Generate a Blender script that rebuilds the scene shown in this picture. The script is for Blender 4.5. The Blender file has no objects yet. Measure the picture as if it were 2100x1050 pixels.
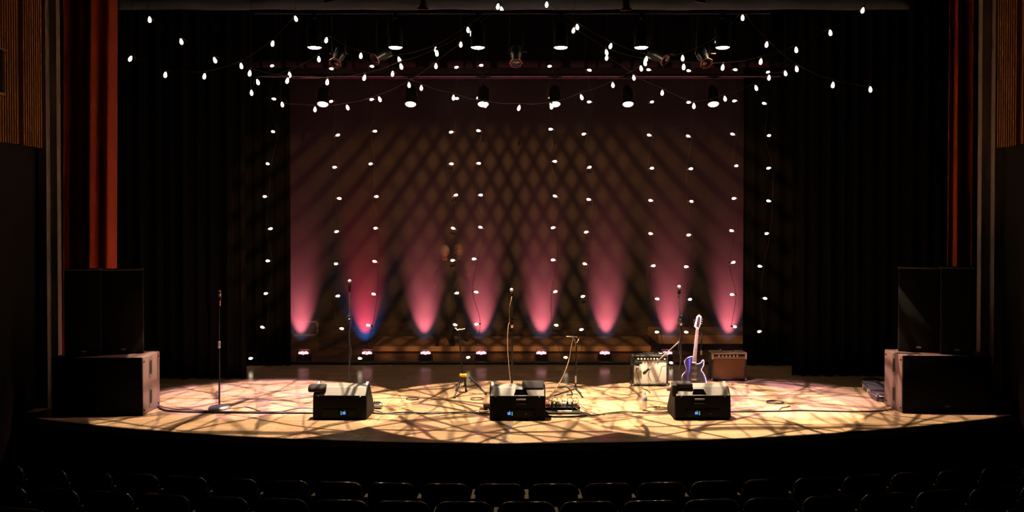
import bpy, bmesh, math, random
from mathutils import Vector, Matrix
random.seed(7)
S = bpy.context.scene
COL = S.collection
PI = math.pi

# ------------------------------------------------------------------ camera
F = 1900.0            # focal length in pixels of the 2100 px wide frame
H = 2.4               # eye height above the stage floor
YH = 450.0            # horizon row
PITCH = math.radians(0.8)
YP = YH + F * math.tan(PITCH)      # principal row
cam_d = bpy.data.cameras.new('camera')
cam = bpy.data.objects.new('camera', cam_d)
COL.objects.link(cam)
cam.location = (0, 0, H)
cam.rotation_euler = (PI / 2 - PITCH, 0, 0)
cam_d.sensor_width = 36
cam_d.lens = 36 * F / 2100
cam_d.shift_y = -(525 - YP) / 2100
cam_d.clip_end = 200
S.camera = cam

# ------------------------------------------------------------------ view, world
S.view_settings.view_transform = 'Standard'
S.view_settings.look = 'None'
S.view_settings.exposure = 0.0
S.view_settings.gamma = 1.0
S.view_settings.use_curve_mapping = False
W = bpy.data.worlds.new('world')
S.world = W
W.use_nodes = True
W.node_tree.nodes['Background'].inputs[0].default_value = (0.9, 0.85, 0.75, 1)
W.node_tree.nodes['Background'].inputs[1].default_value = 0.003     # the darkened house

_fw = Vector((0, math.cos(PITCH), -math.sin(PITCH)))
_up = Vector((0, math.sin(PITCH), math.cos(PITCH)))

def ray(px, py):
    return _fw + Vector((1, 0, 0)) * ((px - 1050) / F) + _up * ((YP - py) / F)

def at(px, py, d):
    """world point seen at pixel px, py on the plane Y = d"""
    r = ray(px, py)
    return Vector((0, 0, H)) + r * (d / r.y)

def fl(px, py, z=0.0):
    """world point seen at pixel px, py on the plane Z = z"""
    r = ray(px, py)
    return Vector((0, 0, H)) + r * ((z - H) / r.z)

# ------------------------------------------------------------------ the stage lights
def gobo_nodes(L, build):
    """nodes of a pattern disc in the projector: build(nt, vec) returns a socket 0..1"""
    L.use_nodes = True
    nt = L.node_tree
    em = nt.nodes['Emission']
    tc = nt.nodes.new('ShaderNodeTexCoord')
    sp = nt.nodes.new('ShaderNodeSeparateXYZ')
    nt.links.new(tc.outputs['Normal'], sp.inputs[0])
    def div(a):
        m = nt.nodes.new('ShaderNodeMath'); m.operation = 'DIVIDE'
        nt.links.new(sp.outputs[a], m.inputs[0]); nt.links.new(sp.outputs[2], m.inputs[1])
        return m.outputs[0]
    cb = nt.nodes.new('ShaderNodeCombineXYZ')
    nt.links.new(div(0), cb.inputs[0]); nt.links.new(div(1), cb.inputs[1])
    s = build(nt, cb.outputs[0])
    nt.links.new(s, em.inputs['Strength'])

def nmath(nt, op, a, b=None, c=None):
    m = nt.nodes.new('ShaderNodeMath'); m.operation = op
    for i, v in enumerate((a, b, c)):
        if v is None: continue
        if isinstance(v, (int, float)): m.inputs[i].default_value = v
        else: nt.links.new(v, m.inputs[i])
    return m.outputs[0]

def smooth(nt, v, lo, hi, a=0.0, b=1.0):
    m = nt.nodes.new('ShaderNodeMapRange'); m.interpolation_type = 'SMOOTHSTEP'
    nt.links.new(v, m.inputs[0])
    for i, x in enumerate((lo, hi, a, b)): m.inputs[1 + i].default_value = x
    return m.outputs[0]

def branches(seed):
    def f(nt, v):
        nz = nt.nodes.new('ShaderNodeTexNoise'); nz.inputs['Scale'].default_value = 3.0
        nt.links.new(v, nz.inputs['Vector'])
        mx = nt.nodes.new('ShaderNodeMixRGB'); mx.blend_type = 'LINEAR_LIGHT'; mx.inputs[0].default_value = 0.035
        nt.links.new(v, mx.inputs[1]); nt.links.new(nz.outputs['Color'], mx.inputs[2])
        out = None
        # (scale, direction, stretch, width, darkness left in the bar)
        for k, (sc, rot, sx, w, lo) in enumerate(((7.5, 0.12, 0.10, 0.036, 0.35), (9.0, -0.22, 0.09, 0.04, 0.45), (5.0, 0.75, 0.14, 0.028, 0.15),
                                                  (5.5, -0.85, 0.12, 0.030, 0.15), (3.2, 1.45, 0.22, 0.022, 0.2), (2.4, 0.3, 0.6, 0.014, 0.1))):
            vr = nt.nodes.new('ShaderNodeVectorRotate'); vr.rotation_type = 'Z_AXIS'; vr.inputs['Angle'].default_value = rot + 0.12 * math.sin(seed * 2.1 + k)
            nt.links.new(mx.outputs[0], vr.inputs['Vector'])
            mp = nt.nodes.new('ShaderNodeMapping')
            mp.inputs['Location'].default_value = (seed * 3.7 + k * 1.3, seed * 1.9 - k, 0)
            mp.inputs['Scale'].default_value = (sx, 1, 1)
            nt.links.new(vr.outputs[0], mp.inputs[0])
            vo = nt.nodes.new('ShaderNodeTexVoronoi'); vo.feature = 'DISTANCE_TO_EDGE'; vo.voronoi_dimensions = '2D'
            vo.inputs['Scale'].default_value = sc
            nt.links.new(mp.outputs[0], vo.inputs['Vector'])
            s = smooth(nt, vo.outputs['Distance'], w * 0.45, w * 1.35, lo, 1.0)
            out = s if out is None else nmath(nt, 'MULTIPLY', out, s)
        return out
    return f

def lattice(nt, v):
    """crossed diagonal bars; each family loses contrast towards one side; a shutter cuts the beam above the boards"""
    sp = nt.nodes.new('ShaderNodeSeparateXYZ'); nt.links.new(v, sp.inputs[0])
    x, y = sp.outputs[0], sp.outputs[1]
    ax = nmath(nt, 'ABSOLUTE', x)
    xw = nmath(nt, 'MULTIPLY', x, nmath(nt, 'MULTIPLY_ADD', ax, -0.75, 1.0))
    out = None
    for sgn in (-1, 1):
        u = nmath(nt, 'MULTIPLY_ADD', xw, LAT_X, nmath(nt, 'MULTIPLY', y, sgn * LAT_Y))
        w = nmath(nt, 'SINE', u)
        s = smooth(nt, w, -1.0, 0.15, 0.0, 1.0)
        soft = smooth(nt, nmath(nt, 'MULTIPLY', x, float(sgn)), 0.03, 0.28, 0.0, 0.8)
        s = nmath(nt, 'MAXIMUM', s, soft)
        s = nmath(nt, 'MAXIMUM', s, 0.03)
        out = s if out is None else nmath(nt, 'MULTIPLY', out, s)
    side = smooth(nt, ax, 0.06, 0.36, 1.0, 0.35)
    lower = smooth(nt, y, SHUT, SHUT - 0.012, 0.0, 1.0)
    upper = smooth(nt, y, SHUT_T, SHUT_T + 0.07, 0.0, 1.0)
    return nmath(nt, 'MULTIPLY', nmath(nt, 'MULTIPLY', out, side), nmath(nt, 'MULTIPLY', lower, upper))
LAT_X, LAT_Y = 236.0, 120.0
SHUT, SHUT_T = 0.152, -0.18     # image is upside down in the beam: +y is low

def spot(name, loc, target, power, color, angle, blend=0.15, radius=0.02, gobo=None):
    L = bpy.data.lights.new(name, 'SPOT')
    L.energy = power; L.color = color; L.spot_size = math.radians(angle); L.spot_blend = blend
    L.shadow_soft_size = radius
    o = bpy.data.objects.new(name, L); COL.objects.link(o)
    o.location = loc
    o.rotation_euler = (Vector(target) - Vector(loc)).to_track_quat('-Z', 'Y').to_euler()
    if gobo: gobo_nodes(L, gobo)
    return o

# overhead row: the pools on the floor
ZR, YR = at(1050, 96, 11.9).z, 11.9
WARM = (1.0, 0.76, 0.50); PINK = (1.0, 0.60, 0.95)
for i, (x, tx, c, p, an) in enumerate(((-2.52, -3.15, WARM, 5600, 46), (-0.42, -0.15, WARM, 5600, 46),
                                       (1.72, 2.35, WARM, 5400, 45), (2.75, 4.35, WARM, 3000, 33))):
    spot('spot_beam', (x, YR, ZR - 0.03), (tx, 11.85, 0), p, c, an, 0.04, 0.012, branches(i + 1))
spot('pink_beam', (-1.55, YR + 0.05, ZR - 0.02), (-3.3, 12.45, 0), 4200, PINK, 34, 0.5, 0.02, branches(7))
spot('pink_beam', (1.72, YR + 0.1, ZR - 0.02), (3.3, 12.45, 0), 3400, PINK, 34, 0.5, 0.02, branches(9))
# low warm wash on the rest of the boards
spot('wash_beam', (-2.5, 14.4, 3.9), (-2.2, 12.4, 0), 15, WARM, 125, 0.8, 0.05)
spot('wash_beam', (2.5, 14.4, 3.9), (2.2, 12.4, 0), 15, WARM, 125, 0.8, 0.05)
spot('apron_fill', (-4.2, YR, ZR - 0.1), (-5.0, 10.9, 0), 26, WARM, 50, 0.9, 0.05)  # added unseen fill that brightens the dim ends of the apron
spot('apron_fill', (4.2, YR, ZR - 0.1), (5.1, 10.9, 0), 26, WARM, 50, 0.9, 0.05)
# the crossed bars thrown on the gauze
spot('lattice_beam', (0, 5.0, 5.4), (0, 15.3, 2.2), 6400, (1.0, 0.42, 0.13), 50, 0.1, 0.05, lattice)
# front light on amplifiers and guitar
spot('front_beam', (-3.4, 5.0, 5.9), (2.6, 13.4, 0.4), 190, (1.0, 0.74, 0.48), 11, 0.6, 0.03)
spot('side_beam', (0.9, YR, ZR), (-5.0, 11.9, 0.35), 600, (1.0, 0.40, 0.44), 16, 0.8, 0.05)
spot('side_beam', (-0.9, YR, ZR), (5.0, 11.9, 0.35), 600, (1.0, 0.40, 0.44), 16, 0.8, 0.05)
# added unseen low spots imitating floor bounce on the house curtains and slatted walls
spot('curtain_bounce_fill', (-3.6, 11.5, 0.6), (-5.7, 12.3, 1.6), 13, (1.0, 0.36, 0.12), 75, 1.0, 0.05)
spot('curtain_bounce_fill', (3.6, 11.5, 0.6), (5.9, 12.3, 1.6), 13, (1.0, 0.36, 0.12), 75, 1.0, 0.05)

# ------------------------------------------------------------------ materials
MATS = {}
def mat(name, col, rough=0.6, metal=0.0, emit=None, estr=0.0, spec=0.5, coat=0.0, alpha=None, noise=None):
    if name in MATS: return MATS[name]
    m = bpy.data.materials.new(name); m.use_nodes = True
    nt = m.node_tree; b = nt.nodes['Principled BSDF']
    b.inputs['Base Color'].default_value = (*col, 1)
    b.inputs['Roughness'].default_value = rough
    b.inputs['Metallic'].default_value = metal
    b.inputs['Specular IOR Level'].default_value = spec
    b.inputs['Coat Weight'].default_value = coat
    if emit:
        b.inputs['Emission Color'].default_value = (*emit, 1)
        b.inputs['Emission Strength'].default_value = estr
    if noise:                       # grain: (scale, amount)
        tc = nt.nodes.new('ShaderNodeTexCoord')
        n = nt.nodes.new('ShaderNodeTexNoise'); n.inputs['Scale'].default_value = noise[0]; n.inputs['Detail'].default_value = 4
        nt.links.new(tc.outputs['Object'], n.inputs['Vector'])
        mx = nt.nodes.new('ShaderNodeMixRGB')
        nt.links.new(n.outputs['Fac'], mx.inputs[0])
        mx.inputs[1].default_value = tuple(c * (1 - noise[1]) for c in col) + (1,)
        mx.inputs[2].default_value = tuple(min(1, c * (1 + noise[1])) for c in col) + (1,)
        nt.links.new(mx.outputs[0], b.inputs['Base Color'])
        bp = nt.nodes.new('ShaderNodeBump'); bp.inputs['Strength'].default_value = 0.15; bp.inputs['Distance'].default_value = 0.002
        nt.links.new(n.outputs['Fac'], bp.inputs['Height']); nt.links.new(bp.outputs[0], b.inputs['Normal'])
    MATS[name] = m
    return m

def wood_floor():
    m = bpy.data.materials.new('stage_boards'); m.use_nodes = True
    nt = m.node_tree; b = nt.nodes['Principled BSDF']
    tc = nt.nodes.new('ShaderNodeTexCoord')
    br = nt.nodes.new('ShaderNodeTexBrick')
    br.offset = 0.37; br.offset_frequency = 3
    br.inputs['Scale'].default_value = 1.0
    br.inputs['Brick Width'].default_value = 1.6
    br.inputs['Row Height'].default_value = 0.057
    br.inputs['Mortar Size'].default_value = 0.0018
    br.inputs['Mortar Smooth'].default_value = 0.3
    br.inputs['Color1'].default_value = (0.44, 0.29, 0.18, 1)
    br.inputs['Color2'].default_value = (0.34, 0.215, 0.125, 1)
    br.inputs['Mortar'].default_value = (0.13, 0.075, 0.04, 1)
    nt.links.new(tc.outputs['Object'], br.inputs['Vector'])
    mp = nt.nodes.new('ShaderNodeMapping'); mp.inputs['Scale'].default_value = (1.2, 26, 1)
    nt.links.new(tc.outputs['Object'], mp.inputs[0])
    n = nt.nodes.new('ShaderNodeTexNoise'); n.inputs['Scale'].default_value = 2.5; n.inputs['Detail'].default_value = 6
    nt.links.new(mp.outputs[0], n.inputs['Vector'])
    mx = nt.nodes.new('ShaderNodeMixRGB'); mx.blend_type = 'MULTIPLY'; mx.inputs[0].default_value = 0.55
    nt.links.new(br.outputs['Color'], mx.inputs[1])
    cr = nt.nodes.new('ShaderNodeValToRGB'); cr.color_ramp.elements[0].position = 0.3; cr.color_ramp.elements[0].color = (0.6, 0.56, 0.5, 1)
    cr.color_ramp.elements[1].position = 0.7
    nt.links.new(n.outputs['Fac'], cr.inputs[0]); nt.links.new(cr.outputs[0], mx.inputs[2])
    nt.links.new(mx.outputs[0], b.inputs['Base Color'])
    n2 = nt.nodes.new('ShaderNodeTexNoise'); n2.inputs['Scale'].default_value = 1.7; n2.inputs['Detail'].default_value = 5
    nt.links.new(tc.outputs['Object'], n2.inputs['Vector'])
    r = smooth(nt, n2.outputs['Fac'], 0.3, 0.7, 0.18, 0.32)
    nt.links.new(r, b.inputs['Roughness'])
    b.inputs['Specular IOR Level'].default_value = 0.35
    return m

def velvet(name, col, sheen=0.3):
    m = mat(name, col, 0.9, spec=0.1, noise=(60, 0.25))
    m.node_tree.nodes['Principled BSDF'].inputs['Sheen Weight'].default_value = sheen
    return m

M_FLOOR = wood_floor()
M_BLACKCLOTH = velvet('black_drape', (0.0035, 0.0035, 0.0035), 0.0)
M_BLACK = mat('matt_black', (0.006, 0.006, 0.006), 0.6, spec=0.2, noise=(40, 0.3))
M_BLACKGLOSS = mat('gloss_black', (0.010, 0.010, 0.011), 0.18)
M_METALBLK = mat('black_steel', (0.02, 0.02, 0.022), 0.35, 0.6)
M_CHROME = mat('chrome', (0.7, 0.68, 0.66), 0.22, 1.0)
M_STEEL = mat('satin_steel', (0.45, 0.43, 0.42), 0.38, 0.9)
M_RED = velvet('red_velvet', (0.42, 0.05, 0.014), 0.4)
M_WALL = mat('dark_plaster', (0.02, 0.018, 0.016), 0.9, spec=0.1, noise=(9, 0.2))
M_PILASTER = mat('grey_plaster', (0.30, 0.24, 0.21), 0.9, spec=0.1, noise=(9, 0.1))
M_HEADER = mat('grey_header', (0.10, 0.12, 0.16), 0.9, spec=0.1, noise=(5, 0.1))
M_SLAT = mat('amber_wood', (0.50, 0.20, 0.05), 0.5, noise=(30, 0.3))
M_RUBBER = mat('black_rubber', (0.02, 0.018, 0.016), 0.5)
M_CABLE_BROWN = mat('pale_cable', (0.45, 0.30, 0.18), 0.5)
M_BULB = mat('lit_bulb', (1, 0.9, 0.7), 0.4, emit=(1.0, 0.84, 0.58), estr=5)
M_LAMPLENS = mat('lit_lens', (1, 0.9, 0.7), 0.4, emit=(1.0, 0.80, 0.50), estr=90)
M_LAMPLENS2 = mat('lit_lens_soft', (1, 0.9, 0.7), 0.4, emit=(1.0, 0.78, 0.42), estr=6)
M_PINKLENS = mat('pink_lens', (1, 0.8, 0.8), 0.4, emit=(1.0, 0.42, 0.48), estr=3.5)

# ------------------------------------------------------------------ mesh helpers
class MB:
    def __init__(s): s.v = []; s.f = []; s.sm = []
    def add(s, vs, fs, smooth=False):
        n = len(s.v); s.v += [tuple(p) for p in vs]
        for f in fs: s.f.append([i + n for i in f]); s.sm.append(smooth)
        return s
    def box(s, x0, x1, y0, y1, z0, z1, M=None):
        p = [Vector((x, y, z)) for z in (z0, z1) for y in (y0, y1) for x in (x0, x1)]
        if M is not None: p = [M @ q for q in p]
        return s.add(p, [(0, 2, 3, 1), (4, 5, 7, 6), (0, 1, 5, 4), (2, 6, 7, 3), (0, 4, 6, 2), (1, 3, 7, 5)])
    def rbox(s, x0, x1, y0, y1, z0, z1, r=0.01, n=3, M=None):
        """box with rounded edges"""
        bm = bmesh.new()
        bmesh.ops.create_cube(bm, size=1)
        for v in bm.verts:
            v.co = Vector(((x0 + x1) / 2 + v.co.x * (x1 - x0), (y0 + y1) / 2 + v.co.y * (y1 - y0), (z0 + z1) / 2 + v.co.z * (z1 - z0)))
        bmesh.ops.bevel(bm, geom=bm.edges[:] + bm.verts[:], offset=r, segments=n, profile=0.5, affect='EDGES')
        return s.bm(bm, M, True)
    def bm(s, bm, M=None, smooth=False):
        bm.verts.index_update()
        vs = [(M @ v.co) if M is not None else v.co.copy() for v in bm.verts]
        s.add(vs, [[v.index for v in f.verts] for f in bm.faces], smooth); bm.free(); return s
    def lathe(s, prof, org=(0, 0, 0), axis=(0, 0, 1), n=20, caps=True):
        """prof: list of (radius, height) along axis"""
        a = Vector(axis).normalized(); q = a.to_track_quat('Z', 'Y'); o = Vector(org)
        vs = []
        for r, h in prof:
            for i in range(n):
                t = 2 * PI * i / n
                vs.append(o + q @ Vector((r * math.cos(t), r * math.sin(t), h)))
        fs = []
        for j in range(len(prof) - 1):
            for i in range(n):
                fs.append((j * n + i, j * n + (i + 1) % n, (j + 1) * n + (i + 1) % n, (j + 1) * n + i))
        s.add(vs, fs, True)
        if caps:
            for j, rev in ((0, True), (len(prof) - 1, False)):
                if prof[j][0] > 1e-5:
                    idx = list(range(j * n, j * n + n))
                    if rev: idx = idx[::-1]
                    s.add([vs[i] for i in idx], [list(range(n))])
        return s
    def cyl(s, a, b, r, r2=None, n=12):
        a = Vector(a); b = Vector(b)
        return s.lathe([(r, 0), (r if r2 is None else r2, (b - a).length)], a, b - a, n)
    def tube(s, pts, r, n=8, close=False):
        pts = [Vector(p) for p in pts]
        k = len(pts); vs = []; prev = None
        for i, p in enumerate(pts):
            a = pts[(i - 1) % k] if (close or i) else p
            b = pts[(i + 1) % k] if (close or i < k - 1) else p
            t = (b - a).normalized()
            if prev is None:
                u = t.orthogonal().normalized()
            else:
                u = (prev - t * prev.dot(t))
                u = u.normalized() if u.length > 1e-6 else t.orthogonal().normalized()
            prev = u; w = t.cross(u)
            for j in range(n):
                c = 2 * PI * j / n
                vs.append(p + (u * math.cos(c) + w * math.sin(c)) * r)
        fs = []
        for i in range(k if close else k - 1):
            for j in range(n):
                i2 = (i + 1) % k
                fs.append((i * n + j, i * n + (j + 1) % n, i2 * n + (j + 1) % n, i2 * n + j))
        if not close:
            fs.append(list(range(n))[::-1]); fs.append([(k - 1) * n + j for j in range(n)])
        return s.add(vs, fs, True)
    def prism(s, outline, y0, y1, M=None, plane='xz'):
        """outline extruded between y0 and y1; plane xz -> along y, yz -> along x, xy -> along z"""
        def P(a, b, t):
            v = {'xz': (a, t, b), 'yz': (t, a, b), 'xy': (a, b, t)}[plane]
            return M @ Vector(v) if M is not None else Vector(v)
        n = len(outline)
        vs = [P(a, b, y0) for a, b in outline] + [P(a, b, y1) for a, b in outline]
        fs = [list(range(n)), list(range(n, 2 * n))[::-1]] + [(i, i + n, (i + 1) % n + n, (i + 1) % n) for i in range(n)]
        return s.add(vs, fs)
    def build(s, name, material, parent=None, bevel=0.0, loc=None):
        me = bpy.data.meshes.new(name)
        org = Vector(loc) if loc is not None else Vector((0, 0, 0))
        me.from_pydata([tuple(Vector(v) - org) for v in s.v], [], s.f)
        me.polygons.foreach_set('use_smooth', s.sm)
        bm = bmesh.new(); bm.from_mesh(me)
        bmesh.ops.recalc_face_normals(bm, faces=bm.faces)
        bm.to_mesh(me); bm.free()
        me.materials.append(material)
        o = bpy.data.objects.new(name, me); COL.objects.link(o)
        o.location = org
        if parent is not None: o.parent = parent
        if bevel:
            b = o.modifiers.new('bevel', 'BEVEL'); b.width = bevel; b.segments = 2; b.limit_method = 'ANGLE'
        return o

def spline(pts, n=8):
    """Catmull-Rom through pts"""
    pts = [Vector(p) for p in pts]
    if len(pts) < 3: return pts
    P = [pts[0] * 2 - pts[1]] + pts + [pts[-1] * 2 - pts[-2]]
    out = []
    for i in range(1, len(P) - 2):
        for j in range(n):
            t = j / n
            a, b, c, d = P[i - 1], P[i], P[i + 1], P[i + 2]
            out.append(0.5 * ((2 * b) + (c - a) * t + (2 * a - 5 * b + 4 * c - d) * t * t + (3 * b - a - 3 * c + d) * t ** 3))
    out.append(pts[-1])
    return out

def tag(o, label, cat, group=None, kind=None):
    if label: o['label'] = label
    if cat: o['category'] = cat
    if group: o['group'] = group
    if kind: o['kind'] = kind
    return o

def thing(name, label, cat, loc=(0, 0, 0), rz=0.0, group=None):
    o = bpy.data.objects.new(name, None); COL.objects.link(o)
    o.empty_display_size = 0.1
    o.location = loc; o.rotation_euler = (0, 0, rz)
    return tag(o, label, cat, group)

def structure(o, label=None, cat=None):
    o['kind'] = 'structure'
    if label: o['label'] = label
    if cat: o['category'] = cat
    return o

def children(o):
    return [c for c in COL.objects if c.parent is o]

def copy_tree(root, loc, rz, label, group=None):
    r = root.copy(); COL.objects.link(r); r.location = loc; r.rotation_euler = (0, 0, rz)
    r['label'] = label
    if group: r['group'] = group
    for ch in [c for c in root.children]:
        c = ch.copy(); COL.objects.link(c); c.parent = r
        for g in list(ch.children):
            d = g.copy(); COL.objects.link(d); d.parent = c
    return r

# ================================================================== THE SETTING
# stage floor with its curved front edge
YE = fl(1050, 908).y
RE = 14.0
def edge_y(x):
    return YE + RE - math.sqrt(RE * RE - x * x)
out = [(6.6, 21.9), (-6.6, 21.9)] + [(x / 10, edge_y(x / 10)) for x in range(-66, 67, 3)]
mb = MB().prism(out, -0.08, 0.0, plane='xy')
structure(mb.build('floor', M_FLOOR), 'brown boarded stage floor with a curved front edge', 'stage floor')
# dark edge strip and fascia under it
pts = [(-66 + i * 3) / 10 for i in range(45)]
mb = MB()
for a, b in zip(pts, pts[1:]):
    mb.add([(a, edge_y(a) + 0.02, -1.35), (b, edge_y(b) + 0.02, -1.35), (b, edge_y(b) + 0.02, -0.07), (a, edge_y(a) + 0.02, -0.07),
            (a, edge_y(a) + 0.25, -1.35), (b, edge_y(b) + 0.25, -1.35), (b, edge_y(b) + 0.25, -0.07), (a, edge_y(a) + 0.25, -0.07)],
           [(0, 1, 2, 3), (4, 7, 6, 5), (3, 2, 6, 7), (0, 4, 5, 1)])
structure(mb.build('wall_front', mat('black_fascia', (0.013, 0.012, 0.011), 0.55, spec=0.3, noise=(20, 0.3))), 'black curved front of the stage', 'stage front')
mb = MB()
for x in (-5.0, -4.1, -3.15, -2.2, -1.28, -0.34, 0.58, 1.52, 2.45, 3.4, 4.3, 5.2):
    mb.box(x - 0.012, x + 0.012, edge_y(x) + 0.006, edge_y(x) + 0.03, -1.3, -0.09)
structure(mb.build('trim_1', M_METALBLK), 'thin upright joint strips on the stage front')
mb = MB().tube([(x, edge_y(x) - 0.004, -0.012) for x in pts], 0.012, 6)
structure(mb.build('trim_2', mat('nosing', (0.05, 0.035, 0.02), 0.4)), 'dark nosing along the stage edge')

# house floor (raked) in front of the stage
mb = MB().add([(-9, 10.4, -1.25), (9, 10.4, -1.25), (9, -1.5, 0.55), (-9, -1.5, 0.55), (-9, 10.4, -1.45), (9, 10.4, -1.45), (9, -1.5, 0.35), (-9, -1.5, 0.35)],
              [(0, 1, 2, 3), (4, 7, 6, 5), (0, 4, 5, 1), (2, 6, 7, 3), (0, 3, 7, 4), (1, 5, 6, 2)])
structure(mb.build('floor', mat('dark_carpet', (0.012, 0.010, 0.010), 0.95, spec=0.05, noise=(80, 0.4))), 'dark carpeted auditorium floor', 'floor')

# side walls of the auditorium, proscenium piers, back wall, ceiling
DW = 11.75     # plane of the proscenium piers
XL = at(88, 300, DW).x
XR = at(2043, 300, DW).x
mb = MB().box(XL - 0.5, XL - 0.1, 4.0, DW, -1.4, 7.0)
structure(mb.build('wall_left', M_WALL), 'black side wall at the left of the stage', 'wall')
mb = MB().box(XR + 0.1, XR + 0.5, 4.0, DW, -1.4, 7.0)
structure(mb.build('wall_right', M_WALL), 'black side wall at the right of the stage', 'wall')
def pier(px0, px1, y0, name, label, z0=0.0, z1=7.0):
    a, b = at(px0, 500, y0).x, at(px1, 500, y0).x
    return structure(MB().box(a, b, y0, y0 + 0.10, z0, z1).build(name, M_PILASTER), label, 'pilaster')
pier(80, 96, DW, 'trim_3', 'outer grey pilaster strip left of the stage', -0.0)
pier(103, 118, DW + 0.1, 'trim_4', 'inner grey pilaster strip left of the red curtain')
pier(2012, 2031, DW + 0.1, 'trim_5', 'inner grey pilaster strip right of the red curtain')
pier(2039, 2058, DW, 'trim_6', 'outer grey pilaster strip right of the stage')
for nm, a, b in (('wall_left', XL - 3.5, at(104, 500, DW + 0.2).x), ('wall_right', at(2030, 500, DW + 0.2).x, XR + 3.5)):
    structure(MB().box(a, b, DW + 0.2, DW + 0.4, -1.4, 7.0).build(nm, M_WALL), 'black wall beside the stage opening', 'wall')
structure(MB().box(-9, 9, 21.9, 22.1, -0.1, 7.0).build('wall_back', M_WALL), 'black back wall of the stage', 'wall')
structure(MB().box(-9.2, -9, DW, 22, -0.1, 7.0).build('wall_left', M_WALL), 'black wing wall at the far left', 'wall')
structure(MB().box(9, 9.2, DW, 22, -0.1, 7.0).build('wall_right', M_WALL), 'black wing wall at the far right', 'wall')
structure(MB().box(-9, 9, 9.5, 22, 7.0, 7.2).build('ceiling', M_WALL), 'black ceiling over the stage', 'ceiling')

# ------------------------------------------------------------------ slatted panels
def slat_panel(px_edge, sgn, label):
    x = at(px_edge, 300, DW).x
    zb = at(px_edge, 301, DW).z
    t = thing('slatted_wall_panel', label, 'wall panel', (x, DW, zb))
    y = -0.02; n = 0; mb = MB()
    gaps = {8: 0.10, 21: 0.1}
    # back board and slats run towards the audience
    MB().box(min(0.05 * sgn, 0.12 * sgn), max(0.05 * sgn, 0.12 * sgn), -2.4, 0, -0.0, 4.0).build('backing_board', mat('dark_board', (0.10, 0.04, 0.015), 0.8), t)
    while y > -2.35:
        x0, x1 = sorted((0.0, 0.05 * sgn))
        mb.box(x0, x1, y - 0.022, y, -0.015, 4.0)
        y -= 0.052 + gaps.get(n, 0); n += 1
    mb.build('slats', M_SLAT, t)
    return t
slat_panel(88, -1, 'amber lit wooden slat panel high on the left side wall')
slat_panel(2043, 1, 'amber lit wooden slat panel high on the right side wall')
# recessed black box with a shelf edge in the left panel
z0_, z1_ = at(6, 190, 10.7).z, at(6, 103, 10.7).z
t = thing('wall_speaker', 'black wall mounted loudspeaker in front of the left slat panel', 'loudspeaker', (XL, 10.5, z0_))
MB().rbox(-0.05, 0.06, -0.25, 0.24, 0.0, z1_ - z0_, 0.008).build('cabinet', M_BLACK, t)
MB().box(-0.05, 0.09, -0.26, 0.28, z1_ - z0_, z1_ - z0_ + 0.02).build('top_bracket', M_SLAT, t)
MB().box(-0.05, 0.07, -0.26, 0.25, -0.03, 0.0).build('bottom_bracket', M_SLAT, t)

# ------------------------------------------------------------------ curtains
def drape(name, label, cat, x0, x1, y, z0, z1, material, folds, amp, seed=0, lean=0.0, group=None, irregular=0.5):
    rnd = random.Random(seed)
    ph = [(rnd.uniform(0.6, 1.5), rnd.uniform(0, 6.28)) for _ in range(4)]
    nx, nz = max(24, int(folds * 14)), 14
    vs, fs = [], []
    for j in range(nz + 1):
        v = j / nz
        for i in range(nx + 1):
            u = i / nx
            w = u * folds * 2 * PI
            d = math.sin(w) + irregular * math.sin(w * 0.53 * ph[0][0] + ph[0][1]) + irregular * 0.6 * math.sin(w * 1.7 * ph[1][0] + ph[1][1])
            a = amp * (1.0 - 0.35 * v)
            sway = 0.25 * amp * math.sin(v * 3 + ph[2][1] + u * 4)
            vs.append((x0 + (x1 - x0) * u + lean * v, y + d * a + sway, z0 + (z1 - z0) * v))
    for j in range(nz):
        for i in range(nx):
            q = j * (nx + 1) + i
            fs.append((q, q + 1, q + nx + 2, q + nx + 1))
    mb = MB(); mb.add([Vector(v) - Vector(((x0 + x1) / 2, y, z0)) for v in vs], fs, True)
    o = mb.build(name, material)
    o.location = ((x0 + x1) / 2, y, z0)
    m = o.modifiers.new('thickness', 'SOLIDIFY'); m.thickness = 0.006
    return tag(o, label, cat, group)

YC = 12.35
drape('house_curtain', 'red velvet curtain hanging at the left side of the stage opening', 'curtain', at(114, 640, YC).x, at(232, 640, YC).x, YC, 0.02, 6.2, M_RED, 4.2, 0.075, 3, 0.05)
drape('house_curtain', 'red velvet curtain hanging at the right side of the stage opening', 'curtain', at(1939, 640, YC).x, at(2020, 640, YC).x, YC, 0.02, 6.2, M_RED, 3.1, 0.075, 11, 0.03)
YD = fl(1050, 777).y
drape('masking_drape', 'wide black masking drape behind the left microphone stand', 'drape', -7.0, at(504, 700, YD).x, YD, 0.01, 6.9, M_BLACKCLOTH, 14, 0.05, 5)
YD2 = fl(1050, 771).y
drape('masking_drape', 'wide black masking drape behind the guitar case at the right', 'drape', at(1624, 700, YD2).x, 7.2, YD2, 0.01, 6.9, M_BLACKCLOTH, 14, 0.05, 6)
YL = fl(1050, 750).y
YS = fl(1050, 748).y
ZB = at(1050, 140, YS).z - 0.01
drape('side_drape', 'narrow black drape along the left edge of the gauze', 'drape', at(470, 700, YL).x, at(596, 700, YL).x, YL, 0.01, ZB, M_BLACKCLOTH, 6, 0.03, 8)
drape('side_drape', 'narrow black drape along the right edge of the gauze', 'drape', at(1524, 700, YL).x, at(1680, 700, YL).x, YL, 0.01, ZB, M_BLACKCLOTH, 6, 0.03, 9)
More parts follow.
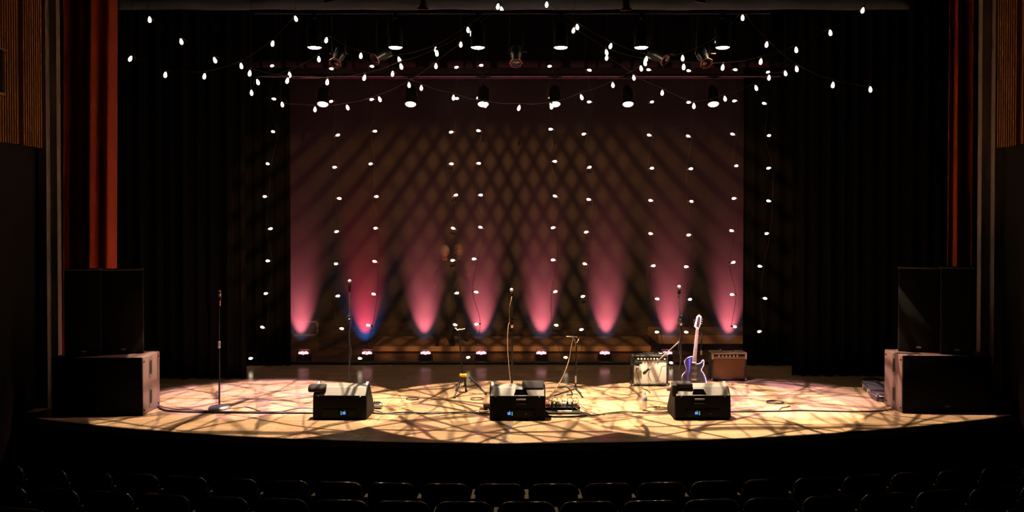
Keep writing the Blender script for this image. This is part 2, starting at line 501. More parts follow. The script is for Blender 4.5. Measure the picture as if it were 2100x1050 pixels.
drape('border_drape', 'long black border drape hanging across above the gauze', 'drape', at(300, 145, YL - 0.05).x, at(1800, 145, YL - 0.05).x, YS - 0.06, at(1050, 140, YS).z, 6.9, M_BLACKCLOTH, 30, 0.03, 10)
zb = at(1050, 20, 13.0).z
drape('house_border', 'dark grey border drape across the top of the stage opening', 'drape', -5.55, 5.55, 13.0, zb, 6.9, M_HEADER, 9, 0.02, 12)

# gauze (scrim)
YS = fl(1050, 748).y
ZB = at(1050, 140, YS).z - 0.01
sx0, sx1, sz1 = at(594, 600, YS).x, at(1526, 600, YS).x, at(1050, 138, YS).z
m = bpy.data.materials.new('black_gauze'); m.use_nodes = True; nt = m.node_tree
for n_ in list(nt.nodes): nt.nodes.remove(n_)
o_ = nt.nodes.new('ShaderNodeOutputMaterial'); tr = nt.nodes.new('ShaderNodeBsdfTransparent')
df = nt.nodes.new('ShaderNodeBsdfDiffuse'); df.inputs[0].default_value = (0.085, 0.078, 0.070, 1)
tl = nt.nodes.new('ShaderNodeBsdfTranslucent'); tl.inputs[0].default_value = (0.08, 0.072, 0.066, 1)
m1 = nt.nodes.new('ShaderNodeMixShader'); m1.inputs[0].default_value = 0.45
m2 = nt.nodes.new('ShaderNodeMixShader'); m2.inputs[0].default_value = 0.5
nt.links.new(df.outputs[0], m1.inputs[1]); nt.links.new(tl.outputs[0], m1.inputs[2])
nt.links.new(tr.outputs[0], m2.inputs[1]); nt.links.new(m1.outputs[0], m2.inputs[2]); nt.links.new(m2.outputs[0], o_.inputs[0])
M_GAUZE = m
mb = MB(); nx, nz = 60, 20
for j in range(nz + 1):
    for i in range(nx + 1):
        mb.v.append((sx0 + (sx1 - sx0) * i / nx, YS + 0.006 * math.sin(i * 0.7), 0.05 + (sz1 - 0.05) * j / nz))
for j in range(nz):
    for i in range(nx):
        q = j * (nx + 1) + i; mb.f.append([q, q + 1, q + nx + 2, q + nx + 1]); mb.sm.append(True)
ob = mb.build('gauze_cloth', M_GAUZE, loc=((sx0 + sx1) / 2, YS, 0.05))
t = thing('gauze_backdrop', 'see-through dark gauze backdrop stretched across the back of the stage', 'backdrop cloth', ((sx0 + sx1) / 2, YS, 0.0))
ob.parent = t; ob.location = (0, 0, 0.05)
MB().cyl((sx0 - (sx0 + sx1) / 2, 0, 0.025), (sx1 - (sx0 + sx1) / 2, 0, 0.025), 0.022).build('bottom_pipe', M_METALBLK, t)
z162 = at(1050, 161, YS).z
MB().cyl((sx0 - (sx0 + sx1) / 2, -0.04, z162), (sx1 - (sx0 + sx1) / 2, -0.04, z162), 0.012).build('top_pipe', M_BLACK, t)

# ================================================================== BEHIND THE GAUZE
y0, y1 = fl(1050, 724).y, fl(1050, 690, 0.12).y
m_ply = mat('plywood_deck', (0.78, 0.54, 0.25), 0.6, noise=(14, 0.25))
t = thing('stage_riser', 'low wide wooden riser behind the gauze', 'stage riser', (0, (y0 + y1) / 2, 0))
hd = (y1 - y0) / 2; w = at(1335, 712, y0).x
for k in range(4):
    a = -w + 2 * w * k / 4
    MB().box(a + 0.004, a + 2 * w / 4 - 0.004, -hd, hd, 0.03, 0.12).build('deck', m_ply, t)
MB().box(-w + 0.05, w - 0.05, -hd + 0.05, hd - 0.05, 0, 0.03).build('base_frame', M_BLACK, t)
x0, x1 = at(1350, 700, y0).x, at(1560, 700, y0).x
t = thing('stage_riser', 'higher wooden platform on dark legs behind the two guitar amplifiers', 'stage riser', ((x0 + x1) / 2, y0 + 0.65, 0))
hw = (x1 - x0) / 2
MB().box(-hw, hw, -0.65, 0.65, 0.165, 0.32).build('deck', m_ply, t, bevel=0.005)
for a in (-hw + 0.05, hw - 0.05):
    for b in (-0.6, 0.6):
        MB().box(a - 0.03, a + 0.03, b - 0.03, b + 0.03, 0, 0.165).build('leg', M_BLACK, t)
# case
p = fl(626, 688)
t = thing('equipment_case', 'small dark case with pale edging standing far behind the gauze', 'equipment case', (p.x, p.y + 0.2, 0))
cw, chh = 0.27, 0.30
m_gr = mat('grey_cloth', (0.16, 0.13, 0.12), 0.8, noise=(50, 0.3)); m_edge = mat('pale_edge', (0.9, 0.8, 0.72), 0.5)
MB().rbox(-cw, cw, -0.2, 0.15, 0, chh, 0.01).build('body', m_gr, t)
mb = MB()
for a, b, c, d in ((-cw, cw, 0.0, 0.03), (-cw, cw, chh - 0.03, chh), (-cw, -cw + 0.03, 0, chh), (cw - 0.03, cw, 0, chh)):
    mb.box(a, b, -0.215, -0.195, c, d)
mb.build('edge_trim', m_edge, t)
MB().tube([(-0.08, -0.02, chh), (-0.07, -0.02, chh + 0.025), (0.07, -0.02, chh + 0.025), (0.08, -0.02, chh)], 0.008).build('handle', M_BLACK, t)

# uplights
PX = (623, 753, 873, 987, 1110, 1240, 1368, 1488)
YU = YS + 0.22
def uplight(i, px):
    x = at(px, 722, YU).x
    t = thing('floor_uplight', ['first', 'second', 'third', 'fourth', 'fifth', 'sixth', 'seventh', 'eighth'][i] + ' glowing pink floor light from the left behind the gauze', 'stage light', (x, YU, 0), 0, 'pink floor lights along the gauze')
    MB().rbox(-0.10, 0.10, -0.06, 0.08, 0.035, 0.15, 0.012).build('housing', M_BLACK, t)
    MB().box(-0.12, -0.11, -0.03, 0.03, 0.0, 0.13).box(0.11, 0.12, -0.03, 0.03, 0.0, 0.13).box(-0.12, 0.12, -0.03, 0.03, 0.0, 0.01).build('bracket', M_METALBLK, t)
    for a, b in ((-0.055, -0.02), (0.0, -0.035), (0.055, -0.02), (-0.03, 0.03), (0.03, 0.03)):
        mb = MB().lathe([(0.028, 0), (0.03, 0.022), (0.022, 0.036), (0.0, 0.042)], (a, b, 0.148), (0, -0.25, 1), 14)
        mb.build('lens', M_PINKLENS, t)
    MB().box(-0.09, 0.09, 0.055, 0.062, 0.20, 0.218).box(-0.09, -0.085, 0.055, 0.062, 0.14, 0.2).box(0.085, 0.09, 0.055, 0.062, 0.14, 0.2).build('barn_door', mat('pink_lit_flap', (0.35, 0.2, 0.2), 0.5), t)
    col = (1.0, 0.19, 0.27) if i != 1 else (1.0, 0.07, 0.10)
    bl = (0.3, 0.45, 1.0) if i != 1 else (0.02, 0.22, 1.0)
    for nm, c, e, dx, ty, an in (('pink_beam', col, UP_POWER * 0.66, 0, 0.28, 40), ('pink_beam', col, UP_POWER * 0.36, 0, 0.15, 25), ('blue_beam', bl, UP_POWER * (0.015 if i != 1 else 0.07), 0.0, 0.34, 62)):
        s = spot(nm, (x + dx, YU, 0.2), (x + dx, YU - ty, 1.2), e, c, an, 1.0, 0.02)
        s.parent = t; s.location = (dx, 0, 0.2)
    return t
UP_POWER = 2900.0
for i, px in enumerate(PX): uplight(i, px)

# ------------------------------------------------------------------ people
def skin_body(name, joints, edges, material, parent, sub=2):
    me = bpy.data.meshes.new(name)
    names = list(joints)
    me.from_pydata([joints[n][0] for n in names], [(names.index(a), names.index(b)) for a, b in edges], [])
    o = bpy.data.objects.new(name, me); COL.objects.link(o)
    sk = o.modifiers.new('skin', 'SKIN'); sk.use_smooth_shade = True
    lay = me.skin_vertices[0].data
    for i, n in enumerate(names):
        r = joints[n][1]
        lay[i].radius = (r, r) if isinstance(r, (int, float)) else r
        lay[i].use_root = (i == 0)
    ss = o.modifiers.new('sub', 'SUBSURF'); ss.levels = sub; ss.render_levels = sub
    me.materials.append(material)
    if parent is not None: o.parent = parent
    return o

def head_mesh(mb, c, s=1.0, rz=0.0, pitch=0.0):
    """ellipsoid head with brow, nose, chin and ears; faces -y before rotation"""
    bm = bmesh.new()
    bmesh.ops.create_uvsphere(bm, u_segments=24, v_segments=18, radius=1)
    for v in bm.verts:
        x, y, z = v.co
        k = 0.076 if z > -0.2 else 0.076 * (1 + (z + 0.2) * 0.45)
        yy = y * 0.095
        if y < 0 and z < -0.1: yy += -0.008 * (1 - abs(x))
        if y < -0.7 and -0.35 < z < 0.18 and abs(x) < 0.2: yy -= 0.022 * (1 - abs(x) * 4) * (0.6 - z)
        if y < -0.6 and 0.1 < z < 0.35 and 0.15 < abs(x) < 0.6: yy += 0.010
        if y < -0.6 and -0.55 < z < -0.42 and abs(x) < 0.4: yy -= 0.006
        v.co = Vector((x * k, yy, z * 0.118))
    M = Matrix.Translation(Vector(c)) @ Matrix.Rotation(rz, 4, 'Z') @ Matrix.Rotation(pitch, 4, 'X') @ Matrix.Scale(s, 4)
    mb.bm(bm, M, True)
    for sx in (-1, 1):
        bm = bmesh.new(); bmesh.ops.create_uvsphere(bm, u_segments=10, v_segments=8, radius=1)
        for v in bm.verts: v.co = Vector((v.co.x * 0.012 + sx * 0.077, v.co.y * 0.018 + 0.01, v.co.z * 0.032))
        mb.bm(bm, M, True)
    return M

def hand(mb, c, direction, side, palm_n, curl=0.35):
    d = Vector(direction).normalized(); n = Vector(palm_n).normalized(); s = d.cross(n).normalized() * side
    M = Matrix((s, d, n)).transposed().to_4x4(); M.translation = Vector(c)
    mb.rbox(-0.04, 0.04, 0.0, 0.095, -0.013, 0.013, 0.012, 3, M)
    for k, (x, L) in enumerate(((-0.030, 0.062), (-0.010, 0.075), (0.010, 0.070), (0.029, 0.056))):
        p = [Vector((x, 0.09, 0))]; a = 0
        for q in range(3):
            a += curl * (0.8 + 0.15 * k)
            p.append(p[-1] + Vector((0, math.cos(a), math.sin(a))) * L / 2.4)
        mb.tube([M @ v for v in p], 0.0085, 8)
    p = [Vector((-0.035, 0.02, 0)), Vector((-0.058, 0.045, 0.012)), Vector((-0.062, 0.078, 0.024))]
    mb.tube([M @ v for v in p], 0.010, 8)

def person(label, loc, rz, hair_mat, skin_mat, cloth, hair_long, arm_pose, s=1.0):
    t = thing('person', label, 'person', loc, rz)
    J = {'pelvis': ((0, 0, 0.98), (0.145, 0.105)), 'belly': ((0, -0.01, 1.12), (0.14, 0.10)), 'chest': ((0, 0, 1.32), (0.165, 0.115)),
         'neck0': ((0, 0.01, 1.49), (0.075, 0.07)), 'neck1': ((0, 0, 1.56), 0.05)}
    E = [('pelvis', 'belly'), ('belly', 'chest'), ('chest', 'neck0'), ('neck0', 'neck1')]
    for sx, n in ((-1, 'l'), (1, 'r')):
        J['hip' + n] = ((sx * 0.10, 0, 0.90), 0.095); J['knee' + n] = ((sx * 0.12, -0.02, 0.50), 0.062)
        J['ankle' + n] = ((sx * 0.13, 0.02, 0.09), 0.042); J['toe' + n] = ((sx * 0.15, -0.14, 0.045), 0.038)
        sh, el, wr = arm_pose[n]
        J['sh' + n] = (sh, 0.062); J['el' + n] = (el, 0.045); J['wr' + n] = (wr, 0.032)
        E += [('pelvis', 'hip' + n), ('hip' + n, 'knee' + n), ('knee' + n, 'ankle' + n), ('ankle' + n, 'toe' + n),
              ('neck0', 'sh' + n), ('sh' + n, 'el' + n), ('el' + n, 'wr' + n)]
    b = skin_body('body', J, E, cloth, t)
    mb = MB(); M = head_mesh(mb, (0, -0.015, 1.68), 1.0, 0.0, 0.25)
    mb.cyl((0, 0, 1.53), (0, -0.005, 1.62), 0.05, 0.048)
    mb.build('head', skin_mat, t)
    e = MB()
    for sx in (-1, 1): e.lathe([(0.008, 0), (0.006, 0.003), (0, 0.004)], M @ Vector((sx * 0.03, -0.083, 0.018)), (0, -1, -0.2), 10)
    e.build('eyes', M_BLACKGLOSS, t)
    m2 = MB().rbox(-0.024, 0.024, -0.004, 0.004, -0.004, 0.004, 0.003, 2, M @ Matrix.Translation((0, -0.091, -0.056)))
    m2.build('mouth', mat('lips', (0.35, 0.12, 0.10), 0.5), t)
    hb = bmesh.new(); bmesh.ops.create_uvsphere(hb, u_segments=24, v_segments=16, radius=1)
    for v in list(hb.verts):
        x, y, z = v.co
        if z < -0.15 and y < 0.15: z = -0.15; y = max(y, 0.05)
        v.co = Vector((x * 0.092, y * 0.108 + 0.012, z * (0.13 if z > 0 else (0.26 if hair_long else 0.10)) + 0.018))
        v.co += Vector((random.uniform(-1, 1), random.uniform(-1, 1), random.uniform(-1, 1))) * 0.004
        if v.co.y < -0.07 and v.co.z < 0.06: v.co.z = 0.065
    h = MB().bm(hb, M, True); h.build('hair', hair_mat, t)
    for n, sd in (('l', -1), ('r', 1)):
        sh, el, wr = [Vector(q) for q in arm_pose[n]]
        d = (wr - el).normalized()
        mb = MB().cyl(wr - d * 0.05, wr + d * 0.03, 0.028, 0.026)
        hand(mb, wr + d * 0.015, d, sd, Vector((-sd, 0.2, 0.1)) if abs(d.z) > 0.6 else Vector((0, 0.3, -1)))
        mb.build('hand', skin_mat, t)
    return t
M_SKIN = mat('skin', (0.62, 0.33, 0.22), 0.55)
M_CLOTH = mat('dark_clothes', (0.015, 0.013, 0.013), 0.9, noise=(30, 0.3))
pa = at(912, 700, fl(1050, 709, 0.12).y)
person('grey-haired person in dark clothes standing on the riser behind the gauze', (pa.x, pa.y, 0.12), 0.15,
       mat('grey_hair', (0.55, 0.52, 0.48), 0.7, noise=(90, 0.3)), M_SKIN, M_CLOTH, False,
       {'l': ((-0.19, 0, 1.43), (-0.25, 0.06, 1.15), (-0.10, 0.17, 0.98)), 'r': ((0.19, 0, 1.43), (0.25, 0.06, 1.16), (0.09, 0.18, 1.02))})
pb = at(940, 700, pa.y + 0.55)
person('long-haired person in dark clothes with a raised forearm beside the grey-haired person behind the gauze', (pb.x, pb.y, 0.12), 0.35,
       mat('brown_hair', (0.22, 0.13, 0.07), 0.7, noise=(90, 0.3)), M_SKIN, M_CLOTH, True,
       {'l': ((-0.17, 0, 1.40), (-0.22, 0.06, 1.13), (-0.09, 0.17, 0.97)), 'r': ((0.17, 0, 1.40), (0.20, -0.05, 1.13), (0.13, -0.24, 1.24))})

# ================================================================== PA
def sub(px0, px1, ytop, ybot, side, label):
    p = fl((px0 + px1) / 2, ybot); d = p.y
    x0, x1 = fl(px0, ybot).x, fl(px1, ybot).x
    h = at(px0, ytop, d).z; w = (x1 - x0) / 2; dep = 0.56
    t = thing('subwoofer', label, 'subwoofer', ((x0 + x1) / 2, d, 0))
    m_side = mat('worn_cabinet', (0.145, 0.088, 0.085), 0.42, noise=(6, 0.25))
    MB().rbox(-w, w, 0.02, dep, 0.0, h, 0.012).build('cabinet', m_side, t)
    MB().rbox(-w + 0.004, w - 0.004, 0.0, 0.03, 0.004, h - 0.004, 0.008).build('grille', M_BLACKCLOTH_G, t)
    MB().box(-w + 0.006, w - 0.006, -0.004, 0.02, h - 0.012, h - 0.004).build('trim_strip', mat('dull_rim', (0.05, 0.05, 0.055), 0.6), t)
    for z in (h * 0.78, h * 0.27):
        s = side
        hm = MB(); pr = [(0.26 + 0.055 * math.cos(a), z + (0.09 if math.sin(a) > 0 else -0.09) + 0.05 * math.sin(a)) for a in [2 * PI * k / 24 for k in range(24)]]
        xs = sorted((s * w, s * (w + 0.004)))
        hm.prism(pr, xs[0], xs[1], plane='yz')
        ho = hm.build('handle_cup', mat('handle_cup', (0.10, 0.075, 0.07), 0.45), t)
        pr = [(0.25 + 0.028 * math.cos(a), z + (0.06 if math.sin(a) > 0 else -0.06) + 0.028 * math.sin(a)) for a in [2 * PI * k / 24 for k in range(24)]]
        xs = sorted((s * (w + 0.003), s * (w + 0.007)))
        MB().prism(pr, xs[0], xs[1], plane='yz').build('handle_hole', M_BLACK, t)
    for y in (0.05, dep - 0.05):
        for z in (0.06, h - 0.06):
            MB().cyl((side * (w - 0.002), y, z), (side * (w + 0.006), y, z), 0.013, n=10).build('bolt', M_BLACK, t)
    MB().rbox(-0.03, 0.03, -0.008, 0.0, 0.08, 0.10, 0.003).build('badge', mat('dull_badge', (0.07, 0.07, 0.07), 0.5), t)
    return t, h, d
M_BLACKCLOTH_G = mat('speaker_grille', (0.004, 0.004, 0.004), 0.8, spec=0.1, noise=(250, 0.5))
_, hl, dl = sub(106, 292.5, 733, 853, 1, 'big black subwoofer at the left edge of the stage with a pink lit side')
_, hr, dr = sub(1850.5, 2034, 729, 848, -1, 'big black subwoofer at the right edge of the stage beside the guitar case')
def cabinet(px0, px1, ytop, hb, d, label, rz):
    """a tall box whose front squarely faces the middle of the house"""
    x0, x1 = at(px0, 640, d).x, at(px1, 640, d).x
    zt = at(px0, ytop, d).z; w = (x1 - x0) / 2 * abs(math.cos(rz)) - 0.003
    t = thing('line_loudspeaker', label, 'loudspeaker', ((x0 + x1) / 2, d, hb + 0.001), rz)
    h = zt - hb
    MB().rbox(-w, w, 0.02, 0.32, 0, h, 0.015).build('cabinet', M_BLACK, t)
    MB().rbox(-w + 0.006, w - 0.006, 0.0, 0.04, 0.006, h - 0.006, 0.015).build('grille', mat('speaker_grille_fine', (0.0035, 0.0035, 0.003), 0.8, spec=0.08, noise=(200, 0.4)), t)
    MB().rbox(-w, w, -0.004, 0.33, h - 0.014, h, 0.005).build('top_cap', mat('dull_rim', (0.05, 0.05, 0.055), 0.6), t)
    MB().rbox(-0.03, 0.03, -0.008, 0.0, 0.05, 0.075, 0.003).build('badge', mat('dull_badge', (0.07, 0.07, 0.07), 0.5), t)
TO = 0.40
cabinet(132, 209, 553, hl, dl + 0.04, 'outer tall black loudspeaker standing on the left subwoofer', TO)
cabinet(209, 296, 553, hl, dl + 0.25, 'inner tall black loudspeaker standing on the left subwoofer', TO)
cabinet(1841, 1928, 549, hr, dr + 0.25, 'inner tall black loudspeaker standing on the right subwoofer', -TO)
cabinet(1928, 1999, 549, hr, dr + 0.03, 'outer tall black loudspeaker standing on the right subwoofer', -TO)

# ================================================================== WEDGE MONITORS
M_WEDGE = mat('wedge_black', (0.003, 0.003, 0.003), 0.55, spec=0.12, noise=(60, 0.3))
M_WEDGE_LIT = mat('wedge_lit_top', (0.17, 0.16, 0.15), 0.38, noise=(60, 0.2))  # overhead light on the black cabinet's top, put into the colour
M_LCD = mat('blue_display', (0.02, 0.05, 0.3), 0.3, emit=(0.12, 0.28, 1.0), estr=1.1)
M_LED = mat('green_led', (0.02, 0.3, 0.2), 0.3, emit=(0.15, 0.9, 0.6), estr=1.6)
def wedge(px0, px1, ybase, label, rz, lcd_px, handle, led_side):
    p = fl((px0 + px1) / 2, ybase)
    w = (fl(px1, ybase).x - fl(px0, ybase).x) / 2
    t = thing('stage_monitor', label, 'stage monitor', (p.x, p.y, 0), rz)
    prof = [(0.0, 0.02), (0.015, 0.285), (0.10, 0.375), (0.215, 0.40), (0.235, 0.385), (0.50, 0.06), (0.48, 0.0), (0.02, 0.0)]
    # cabinet, slightly barrelled at the sides
    mb = MB(); secs = [(-w, 0.93), (-w * 0.97, 0.985), (-w * 0.9, 1.0), (w * 0.9, 1.0), (w * 0.97, 0.985), (w, 0.93)]
    vs = []
    for x, sc in secs:
        for (a, b) in prof: vs.append((x, 0.23 + (a - 0.23) * sc, 0.2 + (b - 0.2) * sc if b > 0.01 else 0.2 - 0.2 * sc if False else max(0.0, 0.2 + (b - 0.2) * sc)))
    n = len(prof); fs = [list(range(n)), [(len(secs) - 1) * n + i for i in range(n)][::-1]]
    for k in range(len(secs) - 1):
        for i in range(n): fs.append((k * n + i, (k + 1) * n + i, (k + 1) * n + (i + 1) % n, k * n + (i + 1) % n))
    mb.add(vs, fs)
    mb.build('cabinet', M_WEDGE, t, bevel=0.006)
    # sloping top panel, painted paler as if lit from above
    mb = MB()
    q = [(0.012, 0.289), (0.097, 0.380), (0.213, 0.406), (0.213, 0.398), (0.103, 0.368), (0.02, 0.282)]
    mb.prism(q, -w * 0.955, w * 0.955, plane='yz')
    mb.build('top_panel', M_WEDGE_LIT, t, bevel=0.003)
    # raised cheeks at both ends of the top
    for s in (-1, 1):
        xs = sorted((s * w * 0.955, s * w * 0.86))
        MB().prism([(0.16, 0.39), (0.215, 0.425), (0.25, 0.42), (0.27, 0.38), (0.2, 0.38)], xs[0], xs[1], plane='yz').build('cheek', M_WEDGE_LIT, t, bevel=0.004)
    mb = MB().prism([(0.245, 0.375), (0.492, 0.072), (0.497, 0.078), (0.252, 0.383)], -w * 0.9, w * 0.9, plane='yz')
    mb.build('grille', M_BLACKCLOTH_G, t)
    if handle:
        hx = handle * w
        # flat black trapezoid painting the shade of a grip opening, plus two grip bars below
        N = Vector((0, -0.09, 0.085)).normalized()
        mb = MB()
        def P(x, s): return Vector((x, 0.012 + 0.085 * s, 0.289 + 0.091 * s)) + N * 0.003
        a = [P(hx - 0.085, 0.12), P(hx + 0.085, 0.12), P(hx + 0.06, 0.72), P(hx - 0.06, 0.72)]
        b = [v - N * 0.002 for v in a]
        mb.add(a + b, [(0, 1, 2, 3), (7, 6, 5, 4), (0, 4, 5, 1), (1, 5, 6, 2), (2, 6, 7, 3), (3, 7, 4, 0)])
        mb.build('handle_recess_shade', mat('recess_shade_black', (0.001, 0.001, 0.001), 1.0, spec=0.0), t)
        MB().rbox(hx - 0.06, hx + 0.06, -0.008, 0.02, 0.235, 0.255, 0.004).rbox(hx - 0.06, hx + 0.06, -0.010, 0.015, 0.195, 0.203, 0.003).build('handle', mat('grip_grey', (0.10, 0.095, 0.09), 0.5), t)
    # rear connection plate with lit display and indicators
    MB().rbox(-w * 0.62, w * 0.62, -0.006, 0.02, 0.03, 0.13, 0.004).build('control_plate', M_WEDGE, t)
    lx = (lcd_px - (px0 + px1) / 2) / F * p.y
    MB().box(lx - 0.018, lx + 0.018, -0.010, -0.005, 0.068, 0.098).build('display', M_LCD, t)
    for k in range(3):
        MB().box(lx + led_side * 0.036 - 0.004, lx + led_side * 0.036 + 0.004, -0.010, -0.005, 0.062 + k * 0.016, 0.069 + k * 0.016).build('indicator_light', M_LED, t)
    MB().box(lx + 0.004, lx + 0.010, -0.010, -0.005, 0.106, 0.111).build('indicator_light', M_LED, t)
    kx = -lx if abs(lx) > 0.08 else 0.15
    MB().cyl((kx, -0.018, 0.075), (kx, -0.004, 0.075), 0.014).build('connector', M_METALBLK, t)
    for s in (-0.86, 0.86):
        MB().lathe([(0.007, 0), (0.007, 0.003), (0, 0.005)], (s * w * 0.9, -0.0, 0.28), (0, -1, 0.2), 8).build('screw', M_STEEL, t)
    return t
wedge(640, 752, 861, 'black stage monitor on the left with a rolled cloth on its corner', -0.05, 706, 0, -1)
wedge(1004, 1119, 862, 'black stage monitor at centre stage in front of the middle microphone', 0.0, 1044, 0.12, 1)
wedge(1384, 1500, 861, 'black stage monitor on the right in front of the guitar', 0.03, 1428, -0.12, 1)

def cloth_roll(name, px, py, d, w, label, kind):
    p = at(px, py, d)
    if kind == 0:       # rolled cloth
        mb = MB(); vs = []; n = 20; m_ = 14; fs = []
        for j in range(m_ + 1):
            u = j / m_
            for i in range(n):
                a = 2 * PI * i / n
                r = 0.062 * (1 + 0.05 * math.sin(3 * a + j)) * (0.82 if j in (0, m_) else 1)
                vs.append(((u - 0.5) * w, r * 1.35 * math.cos(a), max(-0.03, r * math.sin(a) * 0.95)))
        for j in range(m_):
            for i in range(n): fs.append((j * n + i, j * n + (i + 1) % n, (j + 1) * n + (i + 1) % n, (j + 1) * n + i))
        fs += [list(range(n)), [m_ * n + i for i in range(n)][::-1]]
        mb.add(vs, fs, True)
    elif kind == 1:     # folded pad
        mb = MB().rbox(-w / 2, w / 2, -0.07, 0.09, -0.03, 0.035, 0.025, 4, Matrix.Rotation(0.75, 4, 'X'))
        mb.rbox(-w / 2 + 0.01, w / 2 + 0.03, -0.03, 0.10, 0.01, 0.06, 0.02, 4, Matrix.Rotation(0.75, 4, 'X'))
    else:               # draped sleeve-like cloth
        mb = MB(); mb.rbox(-w / 2, w / 2, -0.06, 0.10, -0.01, 0.055, 0.026, 4)
        mb.rbox(-w / 2 - 0.012, -w / 2 + 0.05, -0.085, 0.02, -0.11, 0.04, 0.02, 4)
    o = mb.build(name, M_CLOTHBLACK); o.location = p
    return tag(o, label, 'cloth')
M_CLOTHBLACK = mat('black_towel', (0.018, 0.014, 0.018), 0.95, noise=(70, 0.4))
dw = fl(690, 861).y
cloth_roll('rolled_towel', 652, 797, dw + 0.12, 0.21, 'rolled black towel on the left corner of the left stage monitor', 0)
cloth_roll('folded_towel', 1090, 799, dw + 0.10, 0.24, 'folded dark towel on top of the middle stage monitor', 1)
cloth_roll('draped_towel', 1399, 793, dw + 0.12, 0.24, 'crumpled black towel draped over the corner of the right stage monitor', 2)

# ================================================================== MICROPHONES AND STANDS
M_MESHBALL = mat('mic_grille', (0.75, 0.70, 0.70), 0.35, 0.8, noise=(400, 0.4))
def mic_stand(px, ybase, ymic, yclutch, label, kind, dx_top=0.0, mic_label='microphone'):
    p = fl(px, ybase); d = p.y
    zt = at(px, ymic, d).z; zc = at(px, yclutch, d).z
    t = thing('microphone_stand', label, 'microphone stand', (p.x, p.y, 0))
    if kind == 'round':
        MB().lathe([(0.0, 0), (0.135, 0.0), (0.14, 0.012), (0.12, 0.032), (0.06, 0.045), (0.02, 0.055), (0, 0.055)], n=32).build('base', mat('cast_base', (0.32, 0.28, 0.28), 0.4, 0.8), t)
    else:
        MB().lathe([(0.0, 0), (0.125, 0.0), (0.13, 0.012), (0.11, 0.02), (0.02, 0.035), (0, 0.035)], n=32).build('base', M_METALBLK, t)
    MB().cyl((0, 0, 0.03), (0, 0, zc), 0.0125 if kind != 'round' else 0.010).build('lower_pole', M_METALBLK, t)
    MB().lathe([(0.013, -0.05), (0.018, -0.045), (0.018, 0.03), (0.012, 0.04)], (0, 0, zc)).build('clutch', M_CHROME if kind != 'round' else M_STEEL, t)
    MB().cyl((0, 0, zc), (dx_top, 0, zt - 0.16), 0.008).build('upper_pole', M_METALBLK if kind == 'round' else mat('brass_tinted', (0.18, 0.14, 0.12), 0.3, 0.9), t)
    return t, p, zt
def handheld_mic(px, py, d, label, tilt=(0.15, -0.3, 1.0), ball=0.026, gold=False):
    p = at(px, py, d); a = Vector(tilt).normalized()
    t = thing('microphone', label, 'microphone', p)
    MB().lathe([(0.0, -0.026), (0.016, -0.022), (0.024, -0.008), (ball, 0.004), (0.024, 0.016), (0.014, 0.025), (0, 0.028)], (0, 0, 0), a, 18).build('grille_ball', M_MESHBALL if not gold else mat('dark_grille', (0.15, 0.10, 0.07), 0.4, 0.8), t)
    MB().lathe([(0.0, -0.17), (0.010, -0.17), (0.0115, -0.15), (0.019, -0.035), (0.0225, -0.026), (0.0225, -0.018), (0.016, -0.016)], (0, 0, 0), a, 16).build('barrel', M_METALBLK if not gold else mat('gold_barrel', (0.8, 0.45, 0.18), 0.3, 1.0), t)
    MB().lathe([(0.016, -0.10), (0.024, -0.095), (0.022, -0.055), (0.018, -0.05)], (0, 0, 0), a, 14).cyl(a * -0.075, a * -0.075 + Vector((0, 0.01, -0.075)), 0.009).build('clip', M_BLACK, t)
    return t
_, pL, zt = mic_stand(450, 838, 595, 706, 'slim straight microphone stand on a round base beside the left subwoofer', 'round')
handheld_mic(450, 600, pL.y - 0.01, 'small microphone on the far left stand', (0, -0.1, 1), 0.02, True)
_, p1, _ = mic_stand(717, 806, 575, 648, 'black microphone stand behind the left stage monitor', 'v', 0.0)
handheld_mic(717, 577, p1.y - 0.02, 'ball headed microphone on the stand behind the left stage monitor', (0.05, -0.35, 1))
_, p2, _ = mic_stand(1050, 806, 594, 665, 'black microphone stand behind the middle stage monitor', 'v')
handheld_mic(1049, 595, p2.y - 0.02, 'ball headed microphone on the stand at centre stage', (-0.02, -0.5, 1))
_, p3, _ = mic_stand(1396, 806, 590, 660, 'black microphone stand behind the right stage monitor', 'v', -0.03)
handheld_mic(1393, 589, p3.y - 0.02, 'ball headed microphone on the stand beside the guitar', (-0.05, -0.4, 1))

def cable(name, pts, r, label, material=None, cat='cable', n=8):
    mb = MB().tube(spline(pts, n), r, 6)
    c = Vector(pts[0])
    o = mb.build(name, material or M_RUBBER, loc=tuple(c))
    return tag(o, label, cat)
def C(lst, z=0.008, d=None):
    return [fl(x, y, z) for x, y in lst]
# cables wound down the stands
cable('microphone_cable', [p1 + Vector((0.012, -0.02, z)) + Vector((0.018 * math.sin(z * 14), 0.0, 0)) for z in [1.40 - 0.12 * k for k in range(12)]] + C([(721, 809), (735, 815), (765, 818)]), 0.004, 'thin black cable hanging from the left vocal microphone')
cable('microphone_cable', [p2 + Vector((0.0, -0.025, 1.34)), p2 + Vector((-0.03, -0.03, 1.2)), p2 + Vector((-0.035, -0.035, 0.98)), p2 + Vector((-0.05, -0.05, 0.95)), p2 + Vector((-0.06, -0.06, 0.7)), p2 + Vector((-0.045, -0.05, 0.4)), p2 + Vector((-0.01, -0.04, 0.1)), p2 + Vector((0.0, -0.06, 0.05))], 0.005, 'pale cable hanging down the middle microphone stand', M_CABLE_BROWN)
cable('microphone_cable', [p3 + Vector((-0.02, -0.02, z)) + Vector((0.014 * math.sin(z * 17), 0.0, 0)) for z in [1.36 - 0.11 * k for k in range(12)]], 0.004, 'thin black cable wound down the right microphone stand')
